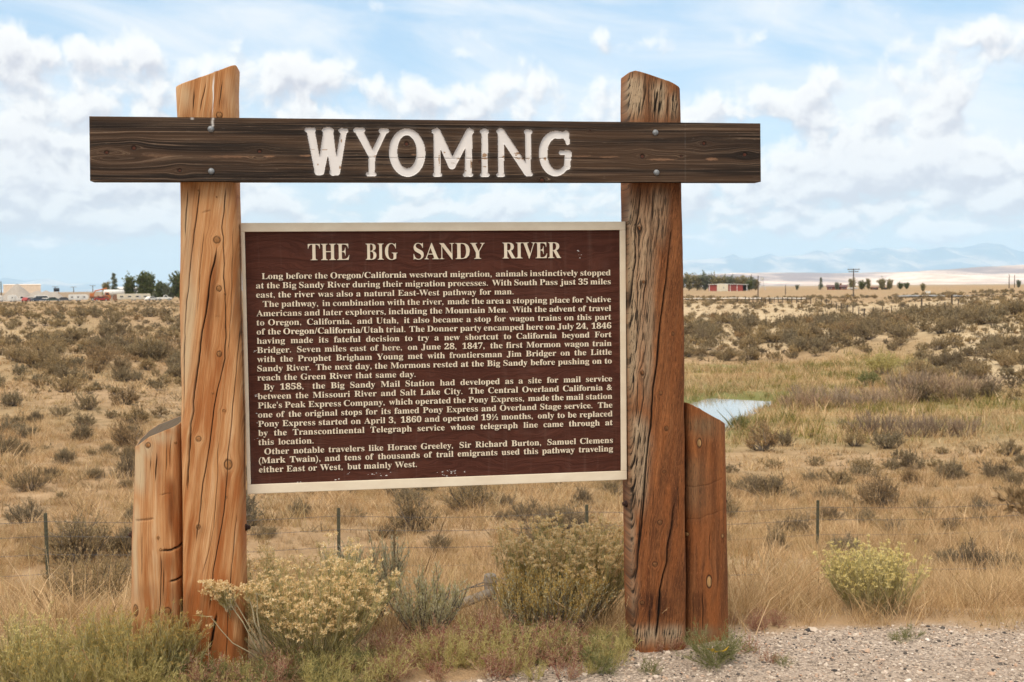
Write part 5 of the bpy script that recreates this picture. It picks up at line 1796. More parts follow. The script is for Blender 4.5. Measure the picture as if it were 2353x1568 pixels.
# ---- grass clumps with seed stalks
def grass_clump(loc, seed, n, L, w, spread, droop, label, base_r=.10, stalks=0, sl=.7, mat=m_straw, group=None, lean=(0, 0)):
    rng = np.random.default_rng(seed)
    root = empty('grass_clump', loc, 0, label, 'grass', group)
    v, f = blades(rng, n, L, w, spread, droop, base_r, 6)
    v[:, 0] += lean[0] * v[:, 2] ** 1.3
    v[:, 1] += lean[1] * v[:, 2]
    _mesh_np('foliage', v, f, mat, root)
    if stalks:
        P = stems_paths(rng, stalks, sl, spread * .75, K=7, base_r=base_r * .8, up=-.35, wob=.02)
        P[:, :, 0] += lean[0] * P[:, :, 2]
        a = ribbons(P, taper(stalks, 7, .0026, .0012, rng), rng)
        p, d = sample(P, 34, .80, 1.0, rng)
        b = leaves(p, unit(d * 1.3 + unit(rng.normal(size=d.shape)) * .4), .016 * rng.uniform(.6, 1.2, len(p)), .0032 * np.ones(len(p)), rng)
        v, f = cat([a, b])
        _mesh_np('seed_stalks', v, f, mat, root)
    return root


grass_clump(gz(1725, 5.95), 61, 210, .34, .0028, .75, .75, 'tall straw grass clump right of the short russet log', .13, 26, .46, lean=(.25, 0))
grass_clump(gz(1690, 5.75), 62, 60, .30, .0026, .6, .6, 'thin straw grass at the very corner of the russet log', .05, 6, .40)
grass_clump(gz(1410, 5.55), 63, 120, .30, .0026, .9, .8, 'tangled brown grass leaning on the left face of the right post', .14, 10, .40)
grass_clump(gz(905, 5.9), 64, 26, .30, .0024, .35, .4, 'few tall arching seed stalks under the middle of the panel', .10, 9, .62, lean=(.12, 0))
grass_clump(gz(60, 5.5), 65, 160, .30, .0026, .7, .6, 'brown grass with tall stalks at the left edge of the photo', .22, 9, .58)
grass_clump(gz(200, 5.6), 66, 190, .26, .0026, .8, .8, 'pinkish brown dry grass left of the short left log', .24, 10, .36)
grass_clump(gz(600, 5.12), 67, 110, .14, .0024, 1.0, .7, 'pale dry grass around the foot of the left post', .16, 0)
grass_clump(gz(115, 4.85), 91, 120, .20, .0024, .8, .6, 'straw grass growing through the low olive rabbitbrush', .16, 5, .3)
grass_clump(gz(255, 4.8), 92, 110, .19, .0024, .8, .6, 'straw grass at the bottom edge below the short left log', .15, 5, .28)
grass_clump(gz(425, 4.82), 93, 90, .14, .0024, .9, .6, 'short straw grass in front of the gap between the left logs', .13, 0)
for i, (px, dd, L) in enumerate([(1790, 6.3, .22), (1860, 6.5, .22), (1900, 6.6, .20), (2130, 6.5, .26), (2170, 6.35, .24), (2235, 6.5, .30), (2300, 6.4, .30), (2365, 6.5, .30), (2200, 6.8, .30), (2330, 7.0, .34), (1840, 6.9, .26), (1750, 6.6, .24), (2270, 6.25, .22)]):
    grass_clump(gz(px, dd), 70 + i, 130, L, .0028, .85, .75, 'dry grass tuft along the far edge of the gravel', .16, 4 if i % 2 else 0, L * 1.35, group='grass tufts along the gravel edge')


# ---- small weeds along the front
def weed_proto(seed, n, L, spread, tw, twl, lv, ll, lw):
    rng = np.random.default_rng(seed)
    P = stems_paths(rng, n, L, spread, K=5, base_r=.02, up=.35, wob=.10)
    Q = twigs_from(P, tw, .2, 1, twl, rng, .6, .3)
    p, d = sample(Q, lv, 0, 1, rng)
    lf = leaves(p, unit(d * .7 + unit(rng.normal(size=d.shape)) * .8), ll * rng.uniform(.5, 1.3, len(p)), lw * rng.uniform(.7, 1.3, len(p)), rng)
    return cat([ribbons(P, taper(len(P), 5, .004, .002, rng), rng), ribbons(Q, taper(len(Q), 4, .002, .0012, rng), rng), lf])


def weeds():
    rng = np.random.default_rng(21)
    kinds = {'green': (m_weed, 'spiky green tumbleweed seedling along the front of the sign', 'green weeds along the front', (16, .13, 1.15, 7, .06, 9, .020, .0022)),
             'olive': (m_olive, 'feathery yellow green weed along the front of the sign', 'yellow green weeds along the front', (14, .17, .9, 7, .07, 9, .022, .0022)),
             'red': (m_redw, 'reddish weed growing in the gravel along the front', 'reddish weeds along the front', (12, .13, .9, 6, .06, 9, .014, .0028))}
    me = {}
    for k, (m_, lb, gp, par) in kinds.items():
        me[k] = []
        for s in range(4):
            v, f = weed_proto(hash_(k) + s, *par)
            o = _mesh_np('weed', v, f, m_, link=False)
            me[k].append(o.data)
            bpy.data.objects.remove(o)
    spots = []
    for _ in range(44):
        px_ = rng.uniform(420, 880)
        spots.append((px_, rng.uniform(4.7, 4.86) if px_ < 600 else rng.uniform(4.75, 5.15), rng.choice(['green', 'green', 'olive', 'red', 'olive'])))
    for _ in range(64):
        spots.append((rng.uniform(860, 1330), rng.uniform(4.95, 5.55), rng.choice(['red', 'red', 'red', 'olive', 'olive'])))
    for _ in range(26):
        spots.append((rng.uniform(1120, 1440), rng.uniform(5.1, 5.5), rng.choice(['olive', 'red', 'green'])))
    for _ in range(16):
        spots.append((rng.uniform(60, 460), rng.uniform(4.6, 4.95), rng.choice(['olive', 'olive', 'green'])))
    for _ in range(12):
        spots.append((rng.uniform(1640, 1800), rng.uniform(5.6, 5.85), 'red'))
    for px, py, k in ((1530, 1498, 'red'), (1555, 1490, 'red'), (1475, 1488, 'red'), (1585, 1462, 'green'), (1600, 1455, 'olive'), (1770, 1522, 'red'), (1800, 1525, 'green'), (1490, 1545, 'green'), (2070, 1475, 'green'), (2095, 1468, 'green'),
                      (1660, 1470, 'olive'), (1345, 1550, 'olive'), (1380, 1545, 'green'), (1720, 1500, 'red')):
        g = ground(px, py)
        spots.append((px, g[1], k))
    for i, (px, d, k) in enumerate(spots):
        o = bpy.data.objects.new('weed', me[k][i % 4])
        COL.objects.link(o)
        o.location = gz(px, d)
        o.rotation_euler = (0, 0, rng.uniform(0, 6.28))
        s = rng.uniform(.55, 1.15) * (.6 if px > 1450 else 1) * (1.15 if k == 'red' else 1)
        o.scale = (s, s, s)
        tag(o, kinds[k][1], 'weed', kinds[k][2])
    # the larger tumbleweed alone on the gravel
    v, f = weed_proto(640, 34, .17, 1.3, 8, .08, 10, .022, .0024)
    r = empty('tumbleweed', ground(1642, 1528), 0, 'bushy green tumbleweed growing alone on the gravel', 'weed')
    _mesh_np('foliage', v, f, m_weed, r)
    v, f = leaves(np.array([[-.02, -.06, .075], [.0, -.07, .085], [.02, -.06, .08]]), unit(np.array([[1., .1, .2], [-1, .1, .3], [.8, .1, .6]])), np.array([.06, .05, .05]), np.array([.03, .028, .02]), rng)
    g = ground(1642, 1528)
    tag(_mesh_np('yellow_leaf', v + g, f, material('yellow_leaf', color=(.65, .42, .05), rough=.6)), 'small yellow dead leaf caught in the tumbleweed', 'leaf')


def hash_(s):
    return sum(ord(c) * 7 for c in s)


weeds()


# ---- gravel
def gravel():
    rng = np.random.default_rng(5)
    n = 62000
    x, y = rng.uniform(-1.0, 4.2, n), rng.uniform(3.6, 6.0, n)
    k = (gravel_mask(x, y) > rng.uniform(0, 1, n)) & (vnoise(x * 3, y * 3, 8) - .25 * sst(x, 1.6, 2.2) * sst(y, 5.45, 5.2) > rng.uniform(-.6, .62, n))
    x, y = x[k], y[k]
    n = len(x)
    phi = (1 + 5 ** .5) / 2
    ico = np.array([(-1, phi, 0), (1, phi, 0), (-1, -phi, 0), (1, -phi, 0), (0, -1, phi), (0, 1, phi), (0, -1, -phi), (0, 1, -phi), (phi, 0, -1), (phi, 0, 1), (-phi, 0, -1), (-phi, 0, 1)]) / 1.9
    fac = np.array([(0, 11, 5), (0, 5, 1), (0, 1, 7), (0, 7, 10), (0, 10, 11), (1, 5, 9), (5, 11, 4), (11, 10, 2), (10, 7, 6), (7, 1, 8), (3, 9, 4), (3, 4, 2), (3, 2, 6), (3, 6, 8), (3, 8, 9), (4, 9, 5), (2, 4, 11), (6, 2, 10), (8, 6, 7), (9, 8, 1)])
    r = np.clip(.0038 * rng.lognormal(-.08, .52, n), .0018, .024)
    sc = r[:, None] * rng.uniform(.65, 1.35, (n, 3)) * np.array([1, 1, .7])
    v = ico[None] * (1 + rng.uniform(-.28, .28, (n, 12, 1))) * sc[:, None]
    a = rng.uniform(0, 6.28, n)
    c, s = np.cos(a)[:, None], np.sin(a)[:, None]
    z = H(x, y) + r * .25
    v = np.stack([v[..., 0] * c - v[..., 1] * s + x[:, None], v[..., 0] * s + v[..., 1] * c + y[:, None], v[..., 2] + z[:, None]], -1).reshape(-1, 3)
    f = (fac[None] + (np.arange(n) * 12)[:, None, None]).reshape(-1, 3)
    m = leafy('gravel_stones', [(0, (.045, .040, .040)), (.12, (.12, .10, .085)), (.2, (.30, .235, .185)), (.5, (.42, .335, .265)), (.8, (.54, .455, .375)), (.93, (.42, .26, .17)), (1, (.68, .61, .54))], 0, rough=.8)
    tag(_mesh_np('gravel', v, f, m), kind='stuff', label='loose pale gravel of the lay-by')


gravel()

# ------------------------------------------------------------------ wire fence below the road bank
m_tpost = material('green_painted_steel', lambda t, b: t.put(b.inputs['Base Color'], t.mix(t.noise(t.node('ShaderNodeNewGeometry').outputs['Position'], 14, 4), (.045, .055, .035), (.10, .085, .055))), rough=.8)
m_wire = material('barbed_wire', color=(.13, .12, .115), rough=.6, metal=.5)
m_oldwood = material('grey_weathered_wood', lambda t, b: t.put(b.inputs['Base Color'], t.mix(t.noise(t.v('MULTIPLY', t.node('ShaderNodeTexCoord').outputs['Object'], (60, 60, 5)), 1, 5, .6), (.06, .05, .04), (.27, .225, .175))), rough=.95)
m_darkwood = material('dark_weathered_wood', color=(.055, .042, .033), rough=.95)


def point_at(px, py, d):
    dv = RT * (px - CX) / FPX - UP * (py - CY) / FPX + FWD
    return CAM + dv * (d / dv[1])


def wire_mesh(lines, r, barbs=None):
    mb = MB()
    rnd = random.Random(4)
    for ln in lines:
        P = [Vector(p) for p in ln]
        mb.tube(P, r, 5, caps=False)
        if barbs:
            for a, b in zip(P[:-1], P[1:]):
                n = max(1, int((b - a).length / barbs))
                for k in range(n):
                    c = a.lerp(b, (k + rnd.random()) / n)
                    mb.tube([c + Vector((rnd.uniform(-.01, .01), 0, -.016)), c + Vector((rnd.uniform(-.01, .01), 0, .016))], r * .7, 3, caps=False)
    return mb


def near_fence():
    root = empty('wire_fence', at_depth(770, 15.9), 0, 'barbed wire fence on thin steel posts crossing the slope behind the sign', 'fence')
    spec = [(-620, 1187, 14.2), (95, 1180, 14.9), (770, 1168, 15.9), (1345, 1160, 16.9), (1880, 1150, 17.9), (2420, 1138, 19.0)]
    tops = []
    for px, py, d in spec:
        g = at_depth(px, d)
        t = point_at(px, py, d)
        lean = -.012 if px < 200 else .01
        h = t[2] - g[2]
        mb = MB()
        x, y = g[0], g[1]
        # a studded T section
        for a, b, c, e in ((-.024, .024, -.004, .004), (-.004, .004, .004, .038)):
            mb.add([(x + a - lean * 0, y + c, g[2] - .2), (x + b, y + c, g[2] - .2), (x + b, y + e, g[2] - .2), (x + a, y + e, g[2] - .2),
                    (x + a + lean * h, y + c, t[2]), (x + b + lean * h, y + c, t[2]), (x + b + lean * h, y + e, t[2]), (x + a + lean * h, y + e, t[2])],
                   [[0, 3, 2, 1], [4, 5, 6, 7], [0, 1, 5, 4], [1, 2, 6, 5], [2, 3, 7, 6], [3, 0, 4, 7]])
        for k in range(int(h / .06)):
            zz = g[2] + .05 + k * .06
            mb.box(x - .012 + lean * (zz - g[2]), x + .012 + lean * (zz - g[2]), y - .012, y - .0042, zz, zz + .02)
        o = mb.build('post', m_tpost)
        o.parent, o.matrix_parent_inverse = root, Matrix.Translation(root.location).inverted()
        tops.append((x + lean * h, y - .014, t[2], h))
    for off in (.11, .31, .56, .83):
        pts = []
        for (a, b) in zip(tops[:-1], tops[1:]):
            for s in np.linspace(0, 1, 8)[:-1]:
                z0 = a[2] - min(off, a[3] - .05) * 1.0
                z1 = b[2] - min(off, b[3] - .05) * 1.0
                pts.append((a[0] * (1 - s) + b[0] * s, a[1] * (1 - s) + b[1] * s, z0 * (1 - s) + z1 * s - .05 * math.sin(math.pi * s)))
        o = wire_mesh([pts], .0032, .35).build('wire', m_wire)
        o.parent, o.matrix_parent_inverse = root, Matrix.Translation(root.location).inverted()


near_fence()


def brace():
    d = 10.6
    root = empty('fence_brace', at_depth(1120, d), 0, 'old weathered timber fence brace with a slanting rail between two stub posts', 'fence')
    put = lambda o: (setattr(o, 'parent', root), setattr(o, 'matrix_parent_inverse', Matrix.Translation(root.location).inverted()))
    for px, top, m, r in ((1121, 1320, m_oldwood, .060), (912, 1388, m_darkwood, .055)):
        g, t = at_depth(px, d), point_at(px, top, d)
        mb = MB()
        z0 = min(g[2], t[2] - .65) - .15
        mb.tube([(g[0], d, z0), (g[0] + .004, d, (z0 + t[2]) / 2), (g[0], d, t[2] - .012), (g[0], d, t[2])], [r * 1.04, r, r, r * .86], 14)
        for zz in (.06, .075, .22, .50):                 # turns of wire
            mb.tube([(g[0] + (r + .004) * math.cos(a), d + (r + .004) * math.sin(a), t[2] - zz + .008 * math.sin(a)) for a in np.linspace(0, 2 * math.pi, 17)], .004, 4, caps=False)
        put(mb.build('post', m, smooth=True))
    a, b = point_at(1040, 1396, d - .08), point_at(1133, 1360, d - .06)
    a0 = point_at(925, 1432, d - .05)
    mb = MB().tube([a0, (a0 + a) / 2, a, (a + b) / 2, b], [.040, .044, .046, .047, .044], 12)
    put(mb.build('rail', m_oldwood, smooth=True))
    W = lambda *q: [point_at(*p) for p in q]
    wires = [W((1125, 1342, d), (1440, 1352, d + .1), (1815, 1353.5, d + .2), (1950, 1351, d + .3), (2150, 1349, d + .4), (2520, 1342, d + .5)),
             W((1125, 1331, d), (1600, 1325, d + .2), (2010, 1311, d + .3), (2200, 1308, d + .4), (2520, 1303, d + .5)),
             W((1118, 1336, d), (1060, 1358, d), (990, 1372, d), (915, 1400, d)), W((1118, 1345, d), (1075, 1352, d), (1010, 1382, d), (915, 1412, d))]
    put(wire_mesh(wires, .0052, .4).build('wire', m_wire))


brace()


# ------------------------------------------------------------------ far fence of wooden posts
def far_fence():
    pts = [Z4(*p) for p in ((421, 441), (474, 442), (500, 443), (526, 443), (553, 444), (580, 445), (609, 445), (638, 446), (668, 446), (697, 446), (727, 446), (757, 446), (787, 446), (819, 446), (850, 446),
                            (884, 449), (915, 452), (950, 455), (985, 459), (1020, 464), (1055, 473), (1088, 486), (1120, 500), (1160, 510), (1200, 520), (1240, 530), (1275, 541), (1335, 532), (1400, 527), (1460, 520),
                            (1520, 512), (1570, 507), (1620, 503), (1666, 500), (1716, 496), (1766, 493), (1820, 488), (1868, 478), (1910, 466))]
    gs = [ground(*p) for p in pts]
    root = empty('far_fence', gs[14], 0, 'long fence of dark wooden posts across the far flat and down the gully', 'fence')
    rnd = random.Random(2)
    P0 = MB().tube([(0, 0, -.2), (0, 0, .7), (.01, 0, 1.3)], [.085, .08, .075], 7).build('post', m_darkwood, root)
    for i, g in enumerate(gs):
        o = P0 if i == 0 else P0.copy()
        if i:
            COL.objects.link(o)
            o.parent = root
        o.location = Vector(g) - root.location
        o.rotation_euler = (rnd.uniform(-.06, .06), rnd.uniform(-.06, .06), 0)
        k = 1.6 if i in (33, 37) else rnd.uniform(.85, 1.1)
        o.scale = (k if k > 1.3 else 1, 1, k)
    o = wire_mesh([[Vector(g) + Vector((0, 0, h)) for g in gs] for h in (.5, .85, 1.15)], .012).build('wire', m_wire)
    o.parent, o.matrix_parent_inverse = root, Matrix.Translation(root.location).inverted()
    g = ground(*Z4(2328, 466))
    h = 58 * .3408 / FPX * g[1]
    r = empty('gate_post', g, 0, 'thick reddish gate post standing on the far rise near the right edge', 'post')
    MB().tube([(0, 0, -.3), (0, 0, h * .5), (0, 0, h)], [.15, .15, .14], 10).build('post_shaft', material('red_timber', color=(.10, .045, .03), rough=.9), r)
    MB().tube([(0, 0, h), (0, 0, h + .05)], [.165, .10], 10).build('post_cap', m_darkwood, r)


far_fence()


# ------------------------------------------------------------------ trees
def tree(px, py, top, width, label, kind='round', mat=None, seed=0, dist=None, group=None):
    g = ground(px, py) if dist is None else at_depth(px, dist)
    d = g[1]
    h = (row_at(px, top, d) - g[2]) * 1.12
    w = width / FPX * d * 1.1
    rng = np.random.default_rng(seed + 1000)
    root = empty('tree', g, rng.uniform(0, 6), label, 'tree', group)
    n = 40
    if kind == 'conifer':
        P0 = np.zeros((1, 6, 3))
        P0[0, :, 2] = np.linspace(-.3, h, 6)
        zs = rng.uniform(.08, .97, 90) * h
        az = rng.uniform(0, 6.283, 90)
        ln = (1 - zs / h) ** .8 * w * .55 * rng.uniform(.6, 1.1, 90) + .15
        P = np.zeros((90, 4, 3))
        for k in range(4):
            s = k / 3
            P[:, k] = np.stack([np.cos(az) * ln * s, np.sin(az) * ln * s, zs - ln * .25 * s + ln * .1 * s * s], -1)
        Q, nl, ll, lw = P, 26, .07 * h, .02 * h
        trunk = tubes(P0, np.linspace(.05 * h, .01 * h, 6)[None], 6)
    else:
        th = .03 * h
        P = stems_paths(rng, n, h * .80, .62 if kind != 'poplar' else .30, K=6, base_r=.02 * h, up=.35, wob=.14)
        P[:, :, 2] += th
        r = np.max(np.abs(P[..., :2])) + .16 * h
        P[..., :2] *= min(w * .5 / r, 3.0)
        Q = twigs_from(P, 7, .08, 1, h * .20, rng, .9, .15)
        nl, ll, lw = 13, .062 * h, .040 * h
        P0 = np.zeros((1, 4, 3))
        P0[0, :, 2] = np.linspace(-.3, h * .5, 4)
        trunk = cat([tubes(P0, np.linspace(.055 * h, .025 * h, 4)[None], 6), tubes(P, taper(n, 6, .022 * h, .006 * h, rng), 4)])
    p, dd = sample(Q, nl, .1, 1, rng)
    p = p + rng.normal(size=p.shape) * .012 * h
    dr = unit(dd + unit(rng.normal(size=dd.shape)) * 1.2)
    v, f = leaves(p, dr, ll * rng.uniform(.5, 1.3, len(p)), lw * rng.uniform(.5, 1.3, len(p)), rng)
    _mesh_np('trunk', trunk[0], trunk[1], m_bark, root)
    _mesh_np('crown', v, f, mat or m_treeleaf, root)
    return root


Z3 = lambda x, y: (.1953 * x, 545.7 + .1953 * y)
for i, (x, y, top, w, kd, m_, lb) in enumerate([
        (1265, 745, 520, 85, 'poplar', m_treepale, 'small pale half bare tree left of the dark spruce by the trailers'),
        (1360, 745, 452, 95, 'conifer', m_treegrey, 'dark blue green spruce rising behind the trailers'),
        (1540, 745, 442, 125, 'round', m_treeleaf, 'single full green cottonwood behind the cream trailer'),
        (1695, 745, 412, 110, 'round', m_treeleaf, 'left one of the twin tall cottonwoods behind the trailer'),
        (1775, 745, 415, 105, 'round', m_treeleaf, 'right one of the twin tall cottonwoods behind the trailer'),
        (1905, 745, 505, 200, 'round', m_treeleaf, 'low dark round tree between twin cottonwoods and grey willow'),
        (2020, 742, 540, 280, 'round', m_treegrey, 'wide silvery olive tree left of the honey coloured post'),
        (2130, 742, 385, 240, 'round', m_treeleaf, 'tall green tree half hidden behind the honey coloured post'),
        (1850, 745, 640, 110, 'round', m_treegrey, 'grey shrubby tree at the right end of the cream trailer')]):
    px, py = Z3(x, y)
    tree(px, py, 545.7 + .1953 * top, w * .1953, lb, kd, m_, i, dist=405 if i < 5 else 385)
for i, (x, top, w) in enumerate([(45, 262, 70), (95, 238, 90), (150, 250, 80), (205, 232, 100), (262, 248, 90), (315, 256, 80), (370, 254, 90), (425, 254, 90), (475, 262, 80), (515, 268, 70), (545, 282, 50), (0, 255, 80), (-40, 260, 80)]):
    px, py = Z4(x, 356)
    tree(px, py, 545.7 + .3408 * top, w * .42, 'olive tree of the shelter belt behind the red barn', 'round', m_treepale if i % 3 else m_treegrey, 20 + i, dist=545, group='shelter belt behind the barn')
for i, (x, y, top, w, kd, m_, lb) in enumerate([
        (982, 345, 280, 34, 'conifer', m_treegrey, 'slim dark spruce standing left of the red house'),
        (1090, 340, 303, 45, 'round', m_treegrey, 'dark treetop showing over the roof of the red house'),
        (1192, 345, 274, 62, 'round', m_treepale, 'tall pale tree directly behind the tallest utility pole'),
        (1258, 348, 286, 80, 'round', m_treeleaf, 'dense dark tree right of the tallest utility pole'),
        (1302, 345, 280, 26, 'poplar', m_treepale, 'thin yellowish tree right of the dense dark tree'),
        (1392, 350, 270, 60, 'round', m_treepale, 'left one of two yellowing trees behind the dark sheds'),
        (1445, 350, 282, 66, 'round', m_treepale, 'right one of two yellowing trees behind the dark sheds'),
        (1518, 364, 300, 62, 'round', m_treeleaf, 'round dark green tree standing alone, left of its twin'),
        (1560, 364, 300, 50, 'round', m_treeleaf, 'narrower dark green tree touching its round twin'),
        (822, 356, 320, 40, 'poplar', m_treegrey, 'small bare grey tree on the flat right of the barn'),
        (500, 356, 285, 50, 'round', m_treeleaf, 'dark tree at the open right end of the red barn'),
        (1668, 328, 308, 40, 'round', m_treepale, 'small bush on the skyline of the right rise'),
        (2312, 316, 288, 44, 'poplar', m_treegrey, 'sparse grey tree on the skyline at the right edge')]):
    px, py = Z4(x, y)
    tree(px, py, 545.7 + .3408 * top, w * .3408, lb, kd, m_, 50 + i, dist=500 if x < 1600 else 420)


# ------------------------------------------------------------------ buildings, trailers, cars
def col(name, c, rough=.6):
    return material(name, lambda t, b: t.put(b.inputs['Base Color'], t.mix(t.ss(t.noise(t.node('ShaderNodeTexCoord').outputs['Object'], 1.4, 5, .6), .35, .7), tuple(q * .86 for q in c), c)), rough=rough)


m_whitep, m_creamp, m_redp, m_glass = col('white_siding', (.68, .67, .64)), col('cream_siding', (.62, .56, .44)), col('red_siding', (.30, .055, .045)), material('dark_glass', color=(.03, .035, .04), rough=.15, spec=.5)
m_tyre, m_tan, m_roofgrey, m_rustp = material('black_rubber', color=(.02, .02, .02), rough=.9), col('tan_siding', (.74, .60, .47)), col('grey_roof', (.42, .42, .42)), col('rusty_metal', (.20, .09, .05))
m_greyp = col('pale_grey_siding', (.52, .51, .49))


def facing(name, px, py, label, cat, dist=None, yaw=0.0, group=None):
    g = ground(px, py) if dist is None else at_depth(px, dist)
    if dist is not None:
        g[2] = float(H(g[0], g[1]))
    r = empty(name, g, -math.atan2(g[0], g[1]) + yaw, label, cat, group)
    return r, g[1] / FPX                     # metres per pixel there


def wheels(root, xs, r, wd, y0, y1):
    for x in xs:
        for y in (y0, y1):
            o = MB().tube([(x, y - wd / 2, r), (x, y + wd / 2, r)], r, 14).build('wheel', m_tyre, root)
            MB().tube([(x, y - wd / 2 - .01, r), (x, y + wd / 2 + .01, r)], r * .55, 10).build('rim', m_greyp, o)


def car(px, dist, label, paint, L=4.6, kind='sedan', yaw=0.0, group='cars parked by the trailers'):
    r, k = facing('parked_car', px, 0, label, 'car', dist, yaw, group)
    h = L / 2
    if kind == 'sedan':
        prof = [(-h, .32), (-h, .78), (-h * .72, .92), (-h * .42, 1.42), (h * .22, 1.45), (h * .52, .98), (h * .92, .82), (h, .62), (h, .32)]
        win = [(-h * .60, .98), (-h * .38, 1.36), (h * .20, 1.38), (h * .42, .98)]
    elif kind == 'van':
        prof = [(-h, .35), (-h, 2.0), (-h * .9, 2.12), (h * .45, 2.12), (h * .66, 1.25), (h, 1.08), (h, .35)]
        win = [(-h * .82, 1.25), (-h * .82, 1.85), (h * .38, 1.85), (h * .55, 1.25)]
    else:                                  # pickup
        prof = [(-h, .45), (-h, 1.05), (-h * .12, 1.05), (-h * .06, 1.78), (h * .36, 1.80), (h * .52, 1.12), (h, 1.0), (h, .45)]
        win = [(0, 1.12), (.0, 1.68), (h * .32, 1.70), (h * .44, 1.12)]
    MB().prism(prof, -.88, .88).build('body', paint, r, bevel=.06)
    MB().prism(win, -.895, .895).build('side_window', m_glass, r)
    wheels(r, (-h * .62, h * .62), .34, .22, -.80, .80)
    for y in (-.6, .6):
        MB().box(h - .03, h + .02, y - .16, y + .16, .66, .82).build('headlight', m_greyp, r)
    return r


def trailer(px, dist, wpx, hpx, label, paint, group=None, cat='trailer', windows=3, sharp=.3):
    r, k = facing('travel_trailer', px, 0, label, cat, dist, 0, group)
    L, h = wpx * k, hpx * k
    z0 = .5
    x = L / 2
    prof = [(-x, z0 + .25), (-x, h - sharp), (-x + sharp, h), (x - sharp * 1.6, h), (x, h - sharp * 2), (x - .02, z0 + .5), (x - .3, z0), (-x + .2, z0)]
    MB().prism(prof, -1.2, 1.2).build('body', paint, r, bevel=.05)
    for i in range(windows):
        cx = -x + L * (i + .6) / (windows + .3)
        f = MB().box(cx - L * .055, cx + L * .055, -1.235, -1.201, h * .52, h * .72).build('window', m_greyp, r)
        MB().box(cx - L * .046, cx + L * .046, -1.25, -1.236, h * .54, h * .70).build('pane', m_glass, f)
    dr = MB().box(x * .30, x * .30 + .65, -1.225, -1.201, z0 + .05, h * .80).build('door', m_greyp, r)
    MB().box(x * .30 + .55, x * .30 + .60, -1.25, -1.226, z0 + .95, z0 + 1.0).build('handle', m_tyre, dr)
    MB().box(-x + .4, x - .4, -1.215, -1.201, h * .40, h * .44).build('stripe', m_roofgrey, r)
    wheels(r, (-.55, .35), .33, .2, -1.05, 1.05)
    MB().tube([(x - .2, 0, z0 + .05), (x + .9, 0, z0 - .02)], .05, 6).build('tow_bar', m_tyre, r)
    return r


DL = 375
trailer(Z3(937, 0)[0], DL, 43, 15.5, 'white rounded travel trailer left of the orange truck', m_whitep)
trailer(Z3(1588, 0)[0], DL, 73, 16.0, 'long cream trailer home with dark windows, in front of the cottonwoods', m_creamp, windows=4, sharp=.12)
trailer(Z3(165, 0)[0], DL - 5, 22, 16.0, 'white camper with a rounded top, at the foot of the gravel heap', m_whitep, windows=1, sharp=.5)
trailer(Z3(20, 0)[0], DL - 5, 12, 15, 'white camper cut by the left edge of the photo', m_whitep, windows=1)
m_blue, m_dgreen, m_dgrey, m_carred = col('blue_car_paint', (.05, .07, .11), .35), col('green_car_paint', (.05, .08, .07), .35), col('grey_car_paint', (.09, .095, .11), .35), col('red_car_paint', (.32, .04, .035), .35)
car(Z3(255, 0)[0], DL, 'white pickup right of the rounded white camper', m_whitep, 5.2, 'pickup')
car(Z3(325, 0)[0], DL - 3, 'small red car nosed toward the viewer among the parked cars', m_carred, 4.0, 'sedan', 1.2)
car(Z3(375, 0)[0], DL + 3, 'white sedan half behind the small red car', m_whitep, 4.4, 'sedan', .3)
car(Z3(465, 0)[0], DL - 4, 'dark blue sedan just left of the white van', m_blue, 5.0, 'sedan')
car(Z3(525, 0)[0], DL + 4, 'tall white van among the parked cars', m_whitep, 5.6, 'van')
car(Z3(642, 0)[0], DL, 'dark green sedan right of the white van', m_dgreen, 4.9, 'sedan')
car(Z3(772, 0)[0], DL, 'dark grey car beside the white rounded travel trailer', m_dgrey, 5.0, 'sedan')
car(Z3(1205, 0)[0], DL, 'red car in front of the orange truck', m_carred, 4.8, 'sedan')
car(Z3(1790, 0)[0], DL - 2, 'white car at the right end of the long cream trailer', m_whitep, 4.5, 'sedan', .7)
car(Z3(1945, 0)[0], DL - 2, 'white pickup under the silvery olive tree', m_whitep, 5.0, 'pickup')


def truck(px, dist):
    r, k = facing('crane_truck', px, 0, 'orange crane truck parked behind the red car', 'truck', dist)
    org = col('orange_paint', (.50, .15, .04))
    MB().box(-3.4, 1.6, -1.1, 1.1, .8, 1.5).build('bed', m_rustp, r, bevel=.04)
    MB().prism([(1.65, .7), (1.65, 2.9), (2.9, 2.9), (3.3, 1.9), (3.6, 1.8), (3.6, .7)], -1.1, 1.1).build('cab', org, r, bevel=.06)
    MB().prism([(1.9, 2.0), (1.9, 2.7), (2.75, 2.7), (3.05, 2.0)], -1.13, 1.13).build('cab_window', m_glass, r)
    MB().tube([(-2.6, 0, 1.5), (-1.5, 0, 3.4), (2.4, 0, 4.3)], .22, 6).build('crane_arm', org, r)
    MB().box(-3.3, -1.9, -.8, .8, 1.5, 2.6).build('winch_housing', org, r, bevel=.05)
    wheels(r, (-2.4, -1.3, 2.5), .5, .3, -1.0, 1.0)


truck(Z3(1190, 0)[0], DL + 12)


